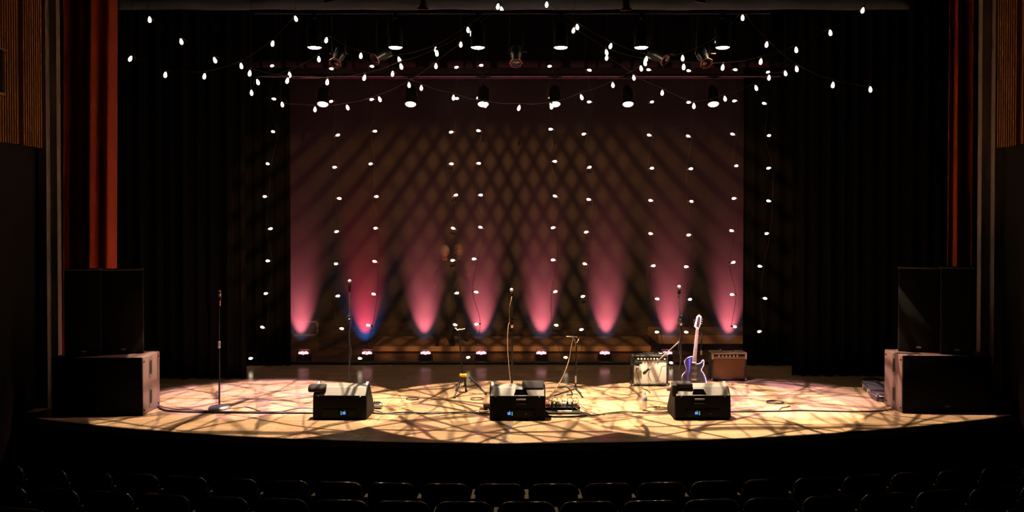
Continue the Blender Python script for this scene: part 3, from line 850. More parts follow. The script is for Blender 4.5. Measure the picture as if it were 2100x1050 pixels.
# phone-like clips on the stands (small clamps)
for pp, lab, sx in ((p1, 'small black clamp clipped to the left vocal microphone stand', -1), (p3, 'small black clamp clipped to the stand beside the guitar', -1), (p2, 'round-knobbed black clamp on the middle microphone stand', 1)):
    t = thing('stand_clamp', lab, 'clamp', pp + Vector((0, 0, 1.06 if pp is not p2 else 1.03)))
    MB().lathe([(0.014, -0.02), (0.021, -0.018), (0.021, 0.018), (0.014, 0.02)], (0, 0, 0), (0, 0, 1), 14).build('collar', M_BLACK, t)
    MB().tube([(0, 0, 0), (-0.035, -0.01, 0.0), (-0.045, -0.015, -0.03), (-0.045, -0.015, -0.07)], 0.004).build('hook', M_METALBLK, t)
    if pp is p2:
        for s in (-1, 1): MB().lathe([(0.02, -0.012), (0.024, 0), (0.02, 0.012)], (s * 0.04, -0.01, 0.0), (s, 0, 0.3), 14).build('knob', M_BLACK, t)

# ------------------------------------------------------------------ tripod instrument stand with yellow collar
p = fl(950, 806)
t = thing('instrument_stand', 'black tripod instrument stand with a yellow collar left of the middle monitor', 'instrument stand', (p.x, p.y, 0))
zc = at(948, 770, p.y).z
m_yel = mat('yellow_plastic', (0.95, 0.42, 0.03), 0.4)
MB().rbox(-0.05, 0.05, -0.04, 0.04, zc - 0.022, zc + 0.025, 0.015, 4).build('collar', m_yel, t)
top = at(941, 676, p.y) - Vector((p.x, p.y, 0))
MB().cyl((-0.01, 0, zc), top, 0.013, 0.011).build('pole', M_METALBLK, t)
for fx, fy in ((932, 817), (956, 804), (996, 810)):
    f_ = fl(fx, fy) - Vector((p.x, p.y, 0)); st = Vector((f_.x * 0.28, f_.y * 0.28, zc - 0.01))
    f_.z = 0.018
    l = MB().cyl(st, st.lerp(f_, 0.7), 0.016).cyl(st.lerp(f_, 0.68), f_, 0.010).build('leg', M_METALBLK, t)
    MB().lathe([(0.012, -0.03), (0.017, -0.02), (0.017, 0.012), (0.0, 0.018)], f_, (f_ - st), 10).build('rubber_foot', M_RUBBER, l)
    MB().cyl((0, 0, 0.09), st.lerp(f_, 0.5), 0.006).build('brace', M_METALBLK, t)
mb = MB().tube([top + Vector((-0.045, -0.04, 0.03)), top + Vector((-0.02, -0.02, -0.01)), top, top + Vector((0.04, -0.03, 0.005)), top + Vector((0.085, -0.05, 0.02))], 0.009)
mb.build('yoke', mat('pale_rubber', (0.55, 0.45, 0.45), 0.5), t)
MB().cyl(top + Vector((0.02, -0.01, -0.01)), top + Vector((0.035, -0.01, -0.13)), 0.007).build('trigger', M_METALBLK, t)

# ------------------------------------------------------------------ guitar stand on the right of centre
p = fl(1180, 808)
t = thing('guitar_stand', 'empty black guitar stand with curved lower arms right of the middle monitor', 'guitar stand', (p.x, p.y, 0))
R0 = Vector((p.x, p.y, 0))
ztop = at(1183, 703, p.y).z; zj = at(1180, 790, p.y).z
MB().cyl((0, 0, zj), (0.015, 0, ztop), 0.010).build('pole', M_METALBLK, t)
MB().cyl((0.003, 0, at(1180, 785, p.y).z), (0.003, 0, at(1180, 770, p.y).z), 0.013).build('clutch', M_CHROME, t)
for fx, fy in ((1137, 813), (1195, 816), (1192, 809)):
    f_ = fl(fx, fy) - R0; f_.z = 0.012
    MB().tube(spline([(0, 0, zj + 0.03), (0, 0, zj - 0.04), (f_.x * 0.45, f_.y * 0.45, 0.045), tuple(f_)], 5), 0.010).build('leg', M_METALBLK, t)
a = [(1143, 793), (1160, 793), (1169, 799), (1174, 810), (1172, 814), (1162, 814)]
pts_ = [at(x, y, p.y - 0.06 - 0.02 * i) - R0 for i, (x, y) in enumerate(a)]
for q in pts_: q.z = max(q.z, 0.02)
MB().tube(spline(pts_, 5), 0.010).build('cradle_arm', M_METALBLK, t)
tb = Vector((0.015, 0, ztop))
MB().tube([tb, tb + Vector((0.01, -0.03, 0.02)), tb + Vector((0.03, -0.05, 0.06))], 0.008).build('neck_rest', mat('pale_rubber', (0.55, 0.45, 0.45), 0.5), t)
tt = at(1176, 690, p.y) - R0
MB().cyl(at(1161, 690, p.y) - R0, at(1184, 691, p.y) - R0, 0.007).cyl((0.012, 0, ztop - 0.05), tt, 0.008).build('cross_bar', M_STEEL, t)
zz = at(1175, 692, p.y)
cable('instrument_cable', [zz + Vector((0, -0.02, 0.0)), at(1171, 715, p.y - 0.03), at(1165, 745, p.y - 0.05), at(1153, 775, p.y - 0.08), at(1138, 800, p.y - 0.12), fl(1128, 812, 0.008)], 0.0055, 'pale cable hanging from the empty guitar stand to the floor', M_CABLE_BROWN)

# ================================================================== AMPLIFIERS
def amp(px0, px1, ytop, ybot, label, grille_mat, body_mat, face_mat, knob_mat, name_side, depth=0.24, brown=False):
    p = fl((px0 + px1) / 2, ybot); w = (fl(px1, ybot).x - fl(px0, ybot).x) / 2
    h = at(px0, ytop, p.y).z - 0.012
    t = thing('guitar_amplifier', label, 'guitar amplifier', (p.x, p.y, 0))
    e = 0.024
    mb = MB().rbox(-w, w, 0.01, depth, 0.012, h, 0.012, 3)
    mb.rbox(-w, -w + e, -0.012, 0.03, 0.012, h, 0.008).rbox(w - e, w, -0.012, 0.03, 0.012, h, 0.008)
    mb.rbox(-w, w, -0.012, 0.03, 0.012, 0.012 + e, 0.008)
    mb.build('cabinet', body_mat, t)
    top_m = face_mat if brown else body_mat
    MB().rbox(-w, w, -0.012 if not brown else -0.02, depth, h - 0.028, h + 0.002, 0.012, 4).build('top_cover', top_m, t)
    ph = 0.045
    MB().rbox(-w + e, w - e, -0.006, 0.02, h - 0.03 - ph, h - 0.028, 0.004).build('control_panel', M_BLACKGLOSS, t)
    nk = 7 if not brown else 6
    for k in range(nk):
        x = -w + 0.09 + k * (2 * w - 0.2) / nk
        if brown: x = -w + 0.11 + k * (1.25 * w) / nk
        MB().lathe([(0.014, 0), (0.013, 0.010), (0.009, 0.018), (0.0, 0.019)], (x, -0.006, h - 0.03 - ph / 2), (0, -1, 0), 14).build('knob', knob_mat, t)
    MB().rbox(-w + e, w - e, -0.002, 0.02, 0.012 + e, h - 0.033 - ph, 0.004).build('grille_cloth', grille_mat, t)
    MB().box(-w + e, w - e, -0.008, 0.0, h - 0.04 - ph, h - 0.034 - ph).build('trim_strip', mat('silver_strip', (0.7, 0.66, 0.6), 0.35, 0.8), t)
    MB().tube([(-0.09, depth / 2, h), (-0.08, depth / 2, h + 0.022), (0.08, depth / 2, h + 0.022), (0.09, depth / 2, h)], 0.009).build('handle', M_BLACK, t)
    for a in (-1, 1):
        for b in (0.02, depth - 0.03):
            MB().cyl((a * (w - 0.04), b, 0), (a * (w - 0.04), b, 0.014), 0.016).build('foot', M_RUBBER, t)
    for a in (-1, 1):
        MB().rbox(a * (w - 0.012) - 0.014, a * (w - 0.012) + 0.014, -0.016, 0.01, 0.01, 0.036, 0.006).build('corner_guard', M_STEEL, t)
    return t, p, w, h
def cloth_weave(name, c1, c2, sc):
    m = bpy.data.materials.new(name); m.use_nodes = True; nt = m.node_tree; b = nt.nodes['Principled BSDF']
    tc = nt.nodes.new('ShaderNodeTexCoord'); w = nt.nodes.new('ShaderNodeTexChecker'); w.inputs['Scale'].default_value = sc
    w.inputs[1].default_value = (*c1, 1); w.inputs[2].default_value = (*c2, 1)
    nt.links.new(tc.outputs['Object'], w.inputs[0]); nt.links.new(w.outputs[0], b.inputs['Base Color']); b.inputs['Roughness'].default_value = 0.55
    return m
M_TOLEX = mat('black_vinyl', (0.014, 0.013, 0.013), 0.5, noise=(120, 0.4))
tA, pA, wA, hA = amp(1296, 1370, 727, 792, 'black guitar amplifier with a silver grille cloth', cloth_weave('silver_cloth', (0.62, 0.58, 0.52), (0.42, 0.39, 0.34), 160), M_TOLEX, M_TOLEX, mat('cream_knob', (0.9, 0.75, 0.55), 0.3), -1)
MB().lathe([(0.010, 0), (0.009, 0.012), (0, 0.014)], (wA - 0.05, -0.006, hA - 0.052), (0, -1, 0), 12).build('pilot_lamp', mat('red_jewel', (0.9, 0.2, 0.2), 0.3, emit=(1.0, 0.25, 0.3), estr=4), tA)
tB, pB, wB, hB = amp(1459, 1531, 721, 781, 'brown guitar amplifier with a tan vinyl top right of the guitar', cloth_weave('brown_cloth', (0.16, 0.062, 0.014), (0.12, 0.045, 0.010), 160), M_TOLEX, mat('tan_vinyl', (0.32, 0.23, 0.13), 0.5, noise=(120, 0.3)), mat('pinkish_knob', (0.75, 0.55, 0.5), 0.3), 1, brown=True)
MB().rbox(-wB - 0.003, -wB + 0.03, -0.02, 0.03, hB - 0.10, hB, 0.006).build('side_flap', MATS['tan_vinyl'], tB)
MB().rbox(wB - 0.03, wB + 0.003, -0.02, 0.03, hB - 0.10, hB, 0.006).build('side_flap', MATS['tan_vinyl'], tB)
# clipped mic hanging over the silver amplifier's front
p = at(1307, 746, pA.y - 0.05)
t = thing('clip_microphone', 'small black clip-on microphone hanging in front of the silver grille at the left', 'microphone', p)
MB().cyl((-0.05, 0, -0.005), (0.06, -0.01, 0.02), 0.018).build('body', M_BLACK, t)
MB().rbox(-0.02, 0.03, -0.02, 0.02, -0.03, 0.03, 0.008).build('clamp', M_BLACK, t)
MB().cyl((-0.085, 0, -0.012), (-0.05, 0, -0.005), 0.013).build('connector', M_METALBLK, t)
cable('microphone_cable', [at(1298, 731, pA.y - 0.02), at(1303, 742, pA.y - 0.06), at(1306, 762, pA.y - 0.05), at(1312, 783, pA.y - 0.06), fl(1318, 796, 0.006), fl(1327, 800, 0.006), fl(1334, 806, 0.006)], 0.0045, 'dark cable running down the front of the silver grille amplifier')
# things on top of the silver amp
p = at(1354, 722, pA.y + 0.1); p.z = hA + 0.012
t = thing('tuner_pedal', 'small dark pedal with a lit window on top of the silver grille amplifier', 'pedal', (p.x, p.y, hA + 0.003))
MB().rbox(-0.04, 0.04, -0.03, 0.03, 0, 0.03, 0.006).build('body', M_BLACKGLOSS, t)
MB().box(-0.025, 0.025, -0.033, -0.029, 0.008, 0.022).build('display', mat('cream_knob', (0.9, 0.75, 0.55), 0.3), t)

# short boom stand miking the silver amp
p = fl(1382, 800)
t = thing('microphone_stand', 'short black boom stand between the silver grille amplifier and the guitar', 'microphone stand', (p.x, p.y, 0))
R0 = Vector((p.x, p.y, 0))
jz = at(1382, 722, p.y).z
MB().lathe([(0, 0), (0.10, 0), (0.105, 0.012), (0.03, 0.03), (0, 0.03)], n=28).build('base', M_METALBLK, t)
MB().cyl((0, 0, 0.03), (0, 0, jz), 0.012).build('pole', M_METALBLK, t)
MB().cyl((0, -0.03, jz), (0, 0.02, jz), 0.02).build('boom_clamp', M_BLACK, t)
e0 = at(1393, 700, p.y - 0.04) - R0; e1 = at(1331, 756, p.y - 0.02) - R0
MB().cyl(e0, e1, 0.008).build('boom_arm', mat('pinkish_chrome', (0.75, 0.62, 0.62), 0.35, 0.8), t)
a_ = (e1 - e0).normalized()
p = R0 + e1
t = thing('microphone', 'slim microphone at the low end of the boom in front of the silver grille', 'microphone', p)
MB().cyl((0, 0, 0), a_ * 0.055, 0.014, 0.016).build('barrel', M_BLACK, t)
MB().lathe([(0.016, 0.05), (0.022, 0.065), (0.022, 0.10), (0.014, 0.11), (0, 0.112)], (0, 0, 0), a_, 16).build('grille_ball', M_METALBLK, t)
q = p + a_ * 0.0
cable('microphone_cable', [q + Vector((0.01, -0.02, 0)), at(1330, 768, pA.y - 0.07), at(1334, 779, pA.y - 0.06), at(1341, 784, pA.y - 0.06), at(1349, 779, pA.y - 0.06), at(1354, 765, pA.y - 0.06), at(1358, 752, pA.y - 0.08), at(1370, 752, pA.y - 0.1), at(1379, 765, pA.y - 0.12)], 0.004, 'thin cable looping in front of the silver grille')

# ================================================================== ELECTRIC GUITAR
p = fl(1424, 801); dG = p.y
t = thing('electric_guitar', 'black single-cutaway electric guitar with a painted-in blue reflection and pale binding on a stand', 'electric guitar', (p.x, dG, 0.0))
def G(px, py): q = at(px, py, dG); return (q.x - p.x, q.z)
body = [(1411, 733), (1417, 731), (1421, 732), (1423, 742), (1428, 746), (1436, 744), (1441, 738), (1443, 740), (1442.5, 748), (1439, 755), (1438, 760), (1442, 765), (1446, 774), (1448, 785), (1446, 794), (1440, 800), (1428, 803), (1414, 802), (1404, 797), (1399, 788), (1397, 777), (1399, 769), (1404, 763), (1407, 758), (1405, 751), (1403, 743), (1406, 736)]
pts2 = spline([Vector((*G(x, y), 0)) for x, y in body] + [Vector((*G(*body[0]), 0))], 5)[:-1]
outl = [(v.x, v.y) for v in pts2]
m_reflection = mat('painted_blue_reflection', (0.07, 0.06, 0.62), 0.16, coat=0.6)  # blue reflection on the black body, painted in as its colour
tilt_back = 0.0
MB().prism(outl, -0.022, 0.022).build('body', m_reflection, t, bevel=0.004)
MB().tube([(a, -0.022, b) for a, b in outl], 0.0055, 6, True).build('binding', mat('pale_binding', (0.95, 0.78, 0.75), 0.4), t)
cx, cz = sum(a for a, b in outl) / len(outl), sum(b for a, b in outl) / len(outl)
pg = [(1416, 734.5), (1420, 736), (1422, 744), (1428, 748.5), (1437, 747), (1440.5, 742), (1441, 748), (1437, 755), (1436, 760), (1440, 766), (1444, 775), (1445.5, 785), (1443.5, 793), (1438, 798), (1428, 800.5), (1421, 797), (1416, 788), (1412, 778), (1411.5, 768), (1414, 760), (1415, 748)]
pgp = spline([Vector((*G(x, y), 0)) for x, y in pg] + [Vector((*G(*pg[0]), 0))], 4)[:-1]
MB().prism([(v.x, v.y) for v in pgp], -0.0265, -0.0225).build('black_body_front', M_BLACKGLOSS, t)  # the body's own black, laid around the painted reflection
MB().prism([G(1398.5, 788), G(1397.6, 777), G(1400, 769), G(1404.5, 764.5), G(1408, 776), G(1410, 792), G(1404, 796)], -0.0255, -0.0225).build('lower_black_body_front', M_BLACKGLOSS, t)
def plate(name, poly, y0, y1, m_, par=t): return MB().prism([G(*q) for q in poly], y0, y1).build(name, m_, par)
m_neck = mat('neck_wood', (0.50, 0.28, 0.18), 0.4); m_fing = mat('fingerboard', (0.55, 0.42, 0.42), 0.4)
nk = plate('neck', [(1419.5, 744), (1425.5, 744), (1431.8, 673), (1427.2, 672.5)], -0.03, 0.0, m_neck)
plate('fingerboard', [(1418.3, 743.5), (1426.5, 744), (1432.3, 673), (1426.6, 672.5)], -0.036, -0.03, m_fing, nk)
for k in range(20):
    f = 1 - 2 ** (-(k + 1) / 12.0); f = f / 0.72
    if f > 1: break
    y = 673 + (743 - 673) * f; xa = 1426.6 + (1418.3 - 1426.6) * f; xb = 1432.3 + (1426.5 - 1432.3) * f
    a, b = G(xa, y), G(xb, y)
    MB().cyl((a[0], -0.037, a[1]), (b[0], -0.037, b[1]), 0.0016, n=6).build('fret', M_METALBLK, nk)
hs = plate('headstock', [(1426, 672), (1432.5, 673), (1434.5, 669), (1437.5, 651), (1438.3, 649), (1433, 644.5), (1428, 649), (1426.5, 657), (1423.5, 666), (1423, 669)], -0.030, -0.012, mat('pale_head', (0.85, 0.72, 0.72), 0.35))
plate('head_veneer', [(1427, 669), (1432.5, 670), (1435.5, 651.5), (1433, 648), (1430, 651), (1428.5, 659)], -0.034, -0.030, mat('dark_veneer', (0.05, 0.03, 0.06), 0.25), hs)
for k in range(3):
    for s, x0 in ((-1, 1426), (1, 1436)):
        q = G(x0 - s * -1 * 0 + (k * 0.6 if s > 0 else k * -0.9), 666 - k * 5 if s < 0 else 664 - k * 5)
        MB().cyl((q[0], -0.02, q[1]), (q[0] + s * 0.022, -0.02, q[1]), 0.005, 0.007).build('tuning_peg', M_CHROME, t)
sm = MB()
for k in range(6):
    a, b = G(1427.5 + k * 0.8, 672), G(1420.3 + k * 1.15, 779)
    sm.cyl((a[0], -0.040, a[1]), (b[0], -0.036, b[1]), 0.0007, n=5)
sm.build('strings', M_CHROME, t)
for y in (752, 764):
    plate('pickup', [(1418.5, y), (1428.5, y + 0.5), (1428, y + 4.5), (1418, y + 4)], -0.033, -0.0265, M_STEEL if False else mat('pickup_black', (0.03, 0.03, 0.03), 0.3))
plate('bridge', [(1417, 776), (1427.5, 776.5), (1427.5, 779), (1417, 778.5)], -0.037, -0.0265, M_CHROME)
for x, y in ((1433, 778), (1438, 783), (1434, 790)):
    q = G(x, y); MB().lathe([(0.011, 0), (0.009, 0.014), (0, 0.015)], (q[0], -0.0265, q[1]), (0, -1, 0), 14).build('knob', M_BLACK, t)
# stand behind it
R0 = Vector((p.x, dG, 0))
t = thing('guitar_stand', 'upright black stand holding the black electric guitar', 'guitar stand', (fl(1436, 801).x, dG + 0.07, 0))
R1 = Vector((fl(1436, 801).x, dG + 0.07, 0))
MB().cyl((0, 0.03, 0.12), at(1440, 682, dG + 0.1) - R1, 0.011).build('pole', M_METALBLK, t)
q = at(1438, 723, dG + 0.09) - R1
MB().cyl(q - Vector((0.0, 0, 0.03)), q + Vector((0, 0, 0.03)), 0.015).build('clutch', M_STEEL, t)
q = at(1440, 682, dG + 0.1) - R1
MB().tube([q, q + Vector((0, -0.06, 0.01)), q + Vector((-0.05, -0.07, 0.01))], 0.008).build('neck_rest', M_RUBBER, t)
for a in (-2.3, -0.85, 1.57):
    MB().tube(spline([(0, 0.03, 0.14), (0.08 * math.cos(a), 0.03 + 0.08 * math.sin(a), 0.10), (0.27 * math.cos(a), 0.03 + 0.22 * math.sin(a), 0.012)], 5), 0.010).build('leg', M_METALBLK, t)
for s in (-1, 1):
    MB().tube([(0, 0.02, 0.13), (s * 0.09 - 0.08, 0.0, 0.05), (s * 0.09 - 0.08, -0.12, -0.0 + 0.035), (s * 0.09 - 0.08, -0.13, 0.06)], 0.009).build('cradle_arm', M_RUBBER, t)

# ================================================================== GUITAR CASE
zc0 = fl(1795, 823)
oc = [(1797, 823), (1786, 817), (1781, 809), (1776, 805), (1769, 799), (1768, 793), (1775, 790), (1789, 789), (1806, 793), (1820, 795), (1842, 795), (1862, 799), (1866, 808), (1850, 818), (1825, 824), (1810, 824.5)]
base = [fl(x, y) for x, y in oc]
c0 = sum(base, Vector()) / len(base)
hC = 0.115
t = thing('guitar_case', 'black moulded guitar case with silver edging lying behind the right subwoofer', 'guitar case', c0)
ol = spline([v - c0 for v in base] + [base[0] - c0], 4)[:-1]
ol = [(v.x, v.y) for v in ol]
m_case = mat('case_vinyl', (0.045, 0.035, 0.055), 0.35, noise=(80, 0.3))
MB().prism(ol, 0, hC * 0.62, plane='xy').build('bottom_shell', m_case, t, bevel=0.012)
MB().prism(ol, hC * 0.66, hC, plane='xy').build('lid', m_case, t, bevel=0.012)
m_al = mat('aluminium_edge', (0.85, 0.8, 0.8), 0.25, 0.9)
MB().tube([(a, b, hC * 0.64) for a, b in ol], 0.0065, 6, True).build('edge_trim', m_al, t)
q = fl(1804, 824) - c0
MB().tube([(q.x - 0.05, q.y - 0.0, 0.05), (q.x - 0.045, q.y - 0.03, 0.05), (q.x + 0.045, q.y - 0.03, 0.05), (q.x + 0.05, q.y, 0.05)], 0.009).build('handle', M_BLACK, t)
for x, y in ((1799, 823.5), (1818, 824), (1781, 811), (1771, 801)):
    q = fl(x, y) - c0
    MB().rbox(q.x - 0.018, q.x + 0.018, q.y - 0.012, q.y + 0.01, 0.035, 0.095, 0.004).build('latch', m_al, t)

# ================================================================== PEDALS, BOTTLE, CABLES
p = fl(1158, 851)
t = thing('pedalboard', 'black pedalboard on the floor right of the middle monitor', 'pedalboard', (p.x, p.y, 0))
MB().rbox(-0.24, 0.20, 0.02, 0.30, 0.0, 0.03, 0.008).build('board', M_BLACK, t)
MB().rbox(-0.24, 0.20, 0.14, 0.30, 0.03, 0.07, 0.008).build('shelf', M_BLACK, t)
cols = [(0.5, 0.06, 0.05), (0.35, 0.33, 0.1), (0.06, 0.06, 0.07), (0.5, 0.47, 0.42), (0.06, 0.06, 0.07), (0.45, 0.28, 0.12)]
lab = ['red effects pedal at the left end of the pedalboard', 'olive effects pedal on the pedalboard beside the red one', 'small black effects pedal in the middle left of the pedalboard',
       'silver effects pedal in the middle right of the pedalboard', 'tall black effects pedal on the pedalboard', 'tan effects pedal at the right end of the pedalboard']
for k in range(6):
    x = p.x - 0.20 + k * 0.068
    tp = thing('effects_pedal', lab[k], 'effects pedal', (x, p.y + 0.21, 0.071), 0, 'effects pedals on the pedalboard')
    MB().rbox(-0.028, 0.028, -0.05, 0.05, 0, 0.035 + 0.01 * (k % 2), 0.006).build('body', mat('pedal_%s' % ['red', 'olive', 'black', 'silver', 'black', 'tan'][k], cols[k], 0.4), tp)
    for s in (-0.013, 0.013):
        MB().lathe([(0.007, 0), (0.006, 0.014), (0, 0.015)], (s, 0.03, 0.035 + 0.01 * (k % 2)), (0, 0, 1), 10).build('knob', M_BLACKGLOSS if k % 2 else m_al, tp)
    MB().lathe([(0.009, 0), (0.009, 0.007), (0.006, 0.011), (0, 0.012)], (0, -0.03, 0.035 + 0.01 * (k % 2)), (0, 0, 1), 10).build('footswitch', M_CHROME, tp)
for k in range(4):
    x = p.x - 0.15 + [0.0, 0.05, 0.19, 0.25][k]
    q = thing('jack_plug', ['first', 'second', 'third', 'fourth'][k] + ' upright black jack plug from the left on the pedalboard', 'plug', (x, p.y + 0.12, 0.031), 0, 'plugs standing in the pedalboard')
    MB().lathe([(0.011, 0), (0.013, 0.02), (0.013, 0.09), (0.008, 0.11), (0, 0.112)], n=12).build('plug_body', M_BLACKGLOSS, q)
    MB().tube(spline([(0, 0, 0.11), (0.01, 0.01, 0.15), (0.05, 0.03, 0.16), (0.08, 0.06, 0.10), (0.06, 0.07, 0.07)], 4), 0.0035).build('lead', M_CABLE_BROWN if k % 2 else M_RUBBER, q)
q = at(1146, 849, p.y - 0.02)
mb = MB().lathe([(0.012, 0), (0.016, 0.01), (0.012, 0.02)], (0, 0, 0), (0, -1, 0), 14).cyl((0, -0.01, 0.0), (0.16, -0.02, 0.004), 0.011)
for k in range(12): mb.lathe([(0.013, 0), (0.0145, 0.004), (0.013, 0.008)], (0.012 + k * 0.0118, -0.01 - k * 0.0007, 0.0003 * k), (1, 0, 0), 10)
o = mb.build('coiled_lead', mat('braided_lead', (0.75, 0.6, 0.5), 0.4, 0.5)); o.location = (q.x, p.y - 0.03, 0.05)
tag(o, 'pale coiled lead lying against the front of the pedalboard', 'cable')
def ring(px, py, rx, ry, label, r=0.007, turns=2, z=0.008, m=None):
    c = fl(px, py); pts = []
    for k in range(26 * turns):
        a = 2 * PI * k / 26; g = 1 + 0.08 * math.sin(a * 0.5 + k * 0.11)
        pts.append(c + Vector((rx * g * math.cos(a), ry * g * math.sin(a), z + 0.004 * (k // 26))))
    o = MB().tube(pts, r, 6).build('coiled_cable', m or M_RUBBER, loc=tuple(c)); return tag(o, label, 'cable')
ring(1155, 852, 0.33, 0.13, 'black cable coiled under the pedalboard', 0.009, 3)
ring(978, 819, 0.085, 0.085, 'small brown cable loop on the boards between the monitor and the yellow collar stand', 0.005, 2, 0.006, mat('brown_cable', (0.12, 0.05, 0.03), 0.5))
ring(846, 819, 0.085, 0.085, 'small dark cable loop on the boards right of the left monitor', 0.005, 2)
ring(1590, 826, 0.11, 0.10, 'small dark cable loop on the boards near the right monitor', 0.006, 2)
ring(1350, 841, 0.17, 0.16, 'pale cable coil beside the water bottle', 0.005, 3, 0.006, M_CABLE_BROWN)
ring(1368, 836, 0.10, 0.14, 'second smaller pale cable coil against the right monitor', 0.005, 2, 0.02, M_CABLE_BROWN)

# main cable run between the subwoofers
cable('floor_cable', C([(322, 832), (335, 840), (360, 843.5), (420, 845), (500, 846), (560, 846.5), (648, 847)], 0.012), 0.012, 'thick black cable from the left subwoofer to the left monitor')
cable('floor_cable', C([(322, 829), (345, 837), (400, 841.5), (470, 844), (540, 844.5), (648, 845.5)], 0.01), 0.006, 'thin black cable beside the thick one left of the left monitor')
cable('floor_cable', C([(470, 838), (490, 836), (505, 834.5), (520, 838), (535, 844)], 0.008), 0.006, 'thin brown cable curving from the far left microphone stand', mat('brown_cable', (0.12, 0.05, 0.03), 0.5))
cable('floor_cable', C([(575, 845), (600, 839), (620, 836.5), (642, 837)], 0.008), 0.005, 'thin brown cable arching towards the left monitor', mat('brown_cable', (0.12, 0.05, 0.03), 0.5))
cable('floor_cable', C([(750, 843), (780, 848), (830, 845), (880, 848), (940, 845), (1008, 848)], 0.01), 0.009, 'black cable between the left and middle monitors')
cable('floor_cable', C([(750, 838), (770, 842), (800, 849), (850, 848), (900, 845), (960, 849), (1008, 843)], 0.01), 0.006, 'thinner black cable between the left and middle monitors')
cable('floor_cable', C([(1190, 848), (1215, 851), (1255, 846), (1290, 844), (1330, 847), (1388, 844)], 0.01), 0.007, 'black cable between the middle and right monitors')
cable('floor_cable', C([(1178, 843), (1200, 852), (1250, 849), (1300, 846), (1360, 846), (1388, 848)], 0.01), 0.005, 'thinner black cable between the middle and right monitors')
cable('floor_cable', C([(1496, 844), (1560, 843.5), (1600, 843), (1640, 841.5), (1700, 843), (1760, 844), (1810, 842), (1830, 838)], 0.01), 0.010, 'black cable from the right monitor to the right subwoofer')
cable('floor_cable', C([(1596, 843), (1603, 836), (1615, 834), (1619, 832)], 0.008), 0.005, 'short brown cable end beside the long cable on the right', mat('brown_cable', (0.12, 0.05, 0.03), 0.5))
cable('floor_cable', C([(1818, 833), (1824, 830), (1830, 835), (1826, 842), (1816, 839)], 0.02), 0.006, 'black cable looped at the foot of the right subwoofer')
cable('floor_cable', C([(760, 818), (800, 816), (840, 817), (870, 817), (905, 820)], 0.006), 0.004, 'thin brown cable on the boards behind the left monitor', mat('brown_cable', (0.12, 0.05, 0.03), 0.5))
cable('floor_cable', C([(1500, 812), (1545, 812), (1600, 810), (1650, 809), (1700, 808)], 0.006), 0.003, 'thin cable across the boards between the right monitor and the guitar case', mat('brown_cable', (0.12, 0.05, 0.03), 0.5))
for k, (a, b, c_) in enumerate((((1186, 826), (1200, 838), (1226, 850)), ((1182, 830), (1206, 845), (1240, 851)), ((1176, 834), (1196, 846), (1215, 856)))):
    cable('pedal_cable', [fl(*a, 0.10 - 0.02 * k), fl(*b, 0.05), fl(*c_, 0.006)], 0.004, ['upper', 'middle', 'lowest'][k] + ' thin cable trailing right from the pedalboard', mat('brown_cable', (0.12, 0.05, 0.03), 0.5))
# strip of plugs beside the left monitor
p = fl(768, 838)
t = thing('mixer', 'small mixer with a row of knobs beside the left monitor', 'mixer', (p.x, p.y, 0), -0.15)
MB().rbox(-0.09, 0.07, -0.03, 0.09, 0, 0.07, 0.012).build('body', M_BLACK, t)
MB().rbox(-0.09, 0.07, -0.035, -0.028, 0.02, 0.055, 0.003).build('front_plate', M_STEEL, t)
for k in range(5):
    MB().lathe([(0.008, 0), (0.007, 0.018), (0, 0.02)], (-0.07 + 0.031 * k, 0.03, 0.07), (0, 0, 1), 10).build('knob', M_BLACK, t)
MB().cyl((0.07, 0.0, 0.04), (0.095, 0.0, 0.04), 0.03).build('connector', M_STEEL, t)
p = fl(1000, 841)
t = thing('direct_box', 'small black signal box with cables against the left of the middle monitor', 'signal box', (p.x, p.y + 0.06, 0), 0.2)
MB().rbox(-0.05, 0.05, -0.06, 0.06, 0, 0.05, 0.006).build('body', M_BLACK, t)
MB().cyl((-0.06, -0.02, 0.025), (-0.05, -0.02, 0.025), 0.009).build('socket', M_CHROME, t)
ring(992, 843, 0.06, 0.10, 'pale tangled cable beside the small signal box', 0.004, 3, 0.008, M_CABLE_BROWN)

# water bottle
p = fl(1322, 842)
t = thing('water_bottle', 'clear plastic water bottle standing on the boards between the middle and right monitors', 'bottle', p)
m = bpy.data.materials.new('clear_plastic'); m.use_nodes = True; b = m.node_tree.nodes['Principled BSDF']
b.inputs['Base Color'].default_value = (0.95, 0.92, 0.9, 1); b.inputs['Transmission Weight'].default_value = 0.75; b.inputs['Roughness'].default_value = 0.12; b.inputs['IOR'].default_value = 1.2
MB().lathe([(0, 0.0), (0.028, 0.0), (0.032, 0.006), (0.032, 0.05), (0.030, 0.055), (0.032, 0.06), (0.032, 0.15), (0.028, 0.175), (0.014, 0.205), (0.0125, 0.222), (0, 0.222)], n=24).build('bottle_body', m, t)
MB().lathe([(0.0325, 0.125), (0.0328, 0.126), (0.0328, 0.16), (0.031, 0.165)], n=24, caps=False).build('bottle_label', mat('blue_grey_label', (0.22, 0.25, 0.45), 0.5), t)
MB().lathe([(0, 0.222), (0.0145, 0.222), (0.0145, 0.236), (0, 0.238)], n=18).build('cap', mat('white_cap', (0.9, 0.88, 0.86), 0.4), t)

